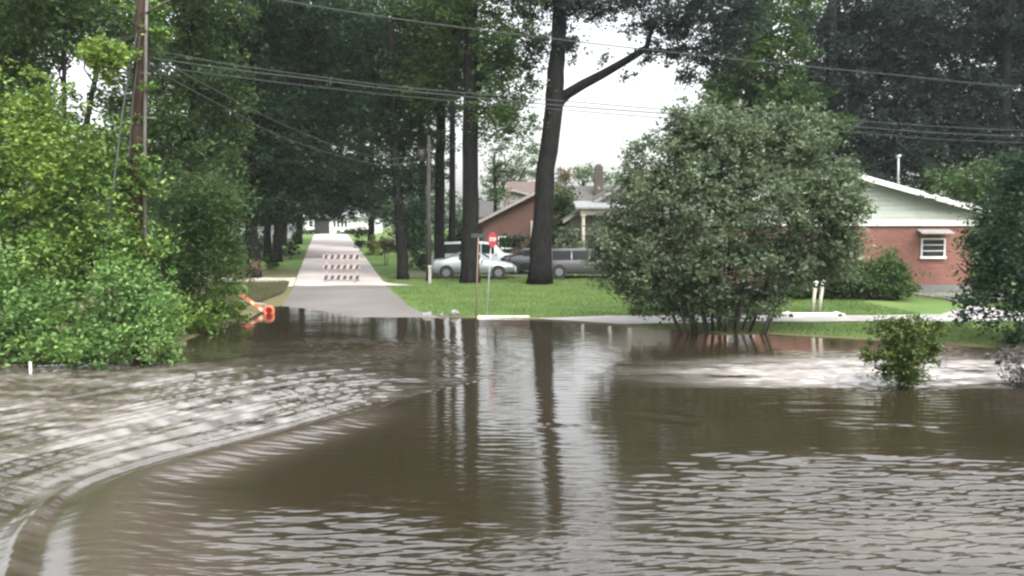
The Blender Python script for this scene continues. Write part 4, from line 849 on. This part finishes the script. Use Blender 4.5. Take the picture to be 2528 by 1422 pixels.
shrub('flooded_shrub', 'purplish twiggy shrub standing in the water at the right edge', 'shrub', 2520, 18, [L3(2500, 885, 60, 32, 18.2, .5, .5), L3(2530, 930, 32, 60, 17.5, .4, 1), L3(2450, 880, 25, 18, 18.2, .3, .3)], 'lf_purple', .09, 1.1, 89, 7, base=Vector((Gp(2530, 965).x, Gp(2530, 965).y, -.1)), clump=.12)
shrub('flooded_shrub', 'small leafy shrub standing in the flood water in front of the right lawn', 'shrub', 2225, 17.5,
      [L3(2225, 850, 62, 52, 17.5, .45), L3(2245, 810, 70, 24, 17.5, .4, .8), L3(2150, 880, 26, 22, 17.4, .25, .8), L3(2190, 820, 38, 24, 17.5, .3, .8), L3(2300, 815, 34, 26, 17.5, .3, .8), L3(2232, 915, 50, 48, 17.5, .35, 1.2), L3(2285, 870, 30, 36, 17.6, .3, .8), L3(2225, 890, 48, 50, 17.5, .35, 1), L3(2310, 850, 26, 20, 17.5, .2, .8)],
      'lf_shrub', .075, 2.6, 90, 10, base=Vector((Gp(2232, 962).x, Gp(2232, 962).y, -.12)), clump=.13, up=.2)
# large central shrub
D = 26.6; b_ = Vector((P(1785, 815, D).x, D, gz(P(1785, 815, D).x, D))); e = empty('large_shrub', b_, 'large round many stemmed shrub with olive leaves on the flooded verge', 'shrub')
rnd = random.Random(7)
for k in range(15):
    t_ = (k+.5)/15; x0_ = 1680+200*t_; x1_ = 1570+430*t_; mb = MB()
    a = P(x0_, 818, D)-b_; a.z = -.25; a.y = rnd.uniform(-.5, .5); c_ = P((x0_*.6+x1_*.4)+rnd.uniform(-8, 8), 730, D)-b_; c_.y = a.y*1.4
    d_ = P(x1_, 600+rnd.uniform(-30, 30), D)-b_; d_.y = a.y*2.5; f_ = P(x1_*1.25-1785*.25, 420+rnd.uniform(-50, 50), D)-b_; f_.y = a.y*4
    r0 = rnd.uniform(.035, .075); mb.tube([a, a.lerp(c_, .5)+Vector((rnd.uniform(-.06, .06), 0, 0)), c_, d_, f_], [r0, r0*.9, r0*.8, r0*.5, r0*.15], 8); mb.build('stem', M['stem'], e)
for k in range(10):
    pass
lob = [L3(1800, 500, 240, 190, D, 2.6, 1), L3(1700, 380, 110, 90, D, 1.4), L3(1880, 370, 140, 90, D, 1.5), L3(1740, 310, 80, 55, D, 1.1), L3(1960, 330, 60, 50, D, .9), L3(2010, 480, 100, 110, D, 1.4), L3(2055, 600, 78, 100, D, 1.3, 1.6), L3(2075, 500, 62, 90, D, 1, 1.2), L3(1590, 480, 90, 90, D, 1.3), L3(1560, 600, 95, 100, D, 1.3), L3(1600, 680, 100, 45, D, 1.2, .9),
       L3(1660, 290, 34, 26, D, .5, .5), L3(1780, 640, 190, 80, D-.4, 1.8), L3(1930, 640, 110, 70, D, 1.4, .9), L3(2010, 300, 34, 40, D, .5, .6), L3(2085, 430, 44, 34, D, .5, .7), L3(1540, 430, 30, 30, D, .4, .25), L3(1515, 650, 55, 70, D, .8, 1), L3(1500, 560, 40, 40, D, .6, .6), L3(1900, 730, 50, 28, D, .6, .5), L3(1740, 725, 100, 40, D, 1, 1), L3(1620, 735, 90, 36, D, 1, .9), L3(1860, 745, 70, 36, D, .9, .8), L3(1760, 765, 120, 28, D, 1, .7), L3(1670, 760, 50, 26, D+.3, .8, .7), L3(1790, 330, 120, 70, D, 1.3)]
foliage('leaves', lob, M['lf_olive'], e, .125, 2.3, 91, b_, clump=.22, up=.35, shell=.4)
shrub('hedge', 'dark rounded hedge against the brick house wall', 'hedge', 2150, 37, [L3(2160, 700, 95, 50, 37.5, 1.2, 2), L3(2090, 690, 70, 58, 37.5, 1, 2), L3(2195, 680, 55, 42, 37.5, 1, 1.6), L3(1990, 700, 100, 50, 38, 1, 2)], 'lf_mid', .14, 2.2, 92, 8, clump=.24)
# distant woods closing the horizon
rg = random.Random(9); lobes = []
for k in range(70):
    u = -1.4+2.8*k/69; Dd = rg.uniform(170, 215); x = u*Dd; hh = rg.uniform(6, 11)*(1 if not -.05 < u < .22 else .62)
    lobes.append((Vector((x, Dd, 2.8+hh*.5)), (rg.uniform(5, 8), 4, hh*.62), 1))
v, f = leaves(lobes, .9, 1.7, 99, clump=1.6); o = npmesh('distant_woods', v, f, M['lf_mid']); tag(o, 'far wood closing the view beyond the street', 'woods', None, 'stuff')
# ------------------------------------------------------------------ grass blades
def grass(name, label, n, region, h, m, seed):
    rng = np.random.default_rng(seed); x, y = region(rng, n); z = gza(x, y); ok = z > .015; x, y, z = x[ok], y[ok], z[ok]; n = len(x)
    a = rng.random(n)*math.pi*2; hh = h*(.5+rng.random(n)); wd = .012+.012*rng.random(n); lx = rng.normal(size=n)*.35*hh; ly = rng.normal(size=n)*.35*hh
    V = np.empty((n, 3, 3)); V[:, 0] = np.stack([x-np.cos(a)*wd, y-np.sin(a)*wd, z-.01], -1); V[:, 1] = np.stack([x+np.cos(a)*wd, y+np.sin(a)*wd, z-.01], -1); V[:, 2] = np.stack([x+lx, y+ly, z+hh], -1)
    o = npmesh(name, V.reshape(-1, 3), np.arange(n*3).reshape(-1, 3), m); return tag(o, label, 'grass', None, 'stuff')
M['grass'] = leafmat('grass_blades', (.065, .13, .03), (.11, .17, .045), (.16, .21, .08), .3, .5)
def reg_r(rng, n):
    x = rng.uniform(-7, 22, n); y = rng.uniform(23.5, 50, n); ok = ~((y > 28.6) & (y < 30.7) & (x > .6)); ok &= ~((x > 14.4) & (x < 18.3) & (y > 30.5)); ok &= x > street_c(y)+2.5+1.2*np.maximum(0, (35-y)/5)**2+1.6*np.maximum(0, (48-y)/3*(y > 45))**2; return x[ok], y[ok]
grass('grass', 'mown green grass of the corner lawns', 230000, reg_r, .06, M['grass'], 201)
def reg_l(rng, n):
    y = rng.uniform(28, 46, n); x = street_c(y)-2.7-rng.random(n)**1.5*5-1.4*np.maximum(0, (41-y)/9); return x, y
grass('bank_grass', 'rough brownish grass on the left bank beside the street', 45000, reg_l, .22, leafmat('rough_grass', (.045, .06, .022), (.085, .075, .038), (.14, .13, .07), .3, .6), 202)
# ------------------------------------------------------------------ damp air
mh = bpy.data.materials.new('damp_air'); mh.use_nodes = True; t = mh.node_tree; t.nodes.clear()
oo = t.nodes.new('ShaderNodeOutputMaterial'); pv = t.nodes.new('ShaderNodeVolumePrincipled'); pv.inputs['Density'].default_value = .00022
pv.inputs['Color'].default_value = (.88, .92, .93, 1); pv.inputs['Anisotropy'].default_value = 0; t.links.new(pv.outputs[0], oo.inputs['Volume'])
MB().box((0, 230, 14), (900, 620, 32)).build('haze', mh, None, 'stuff')
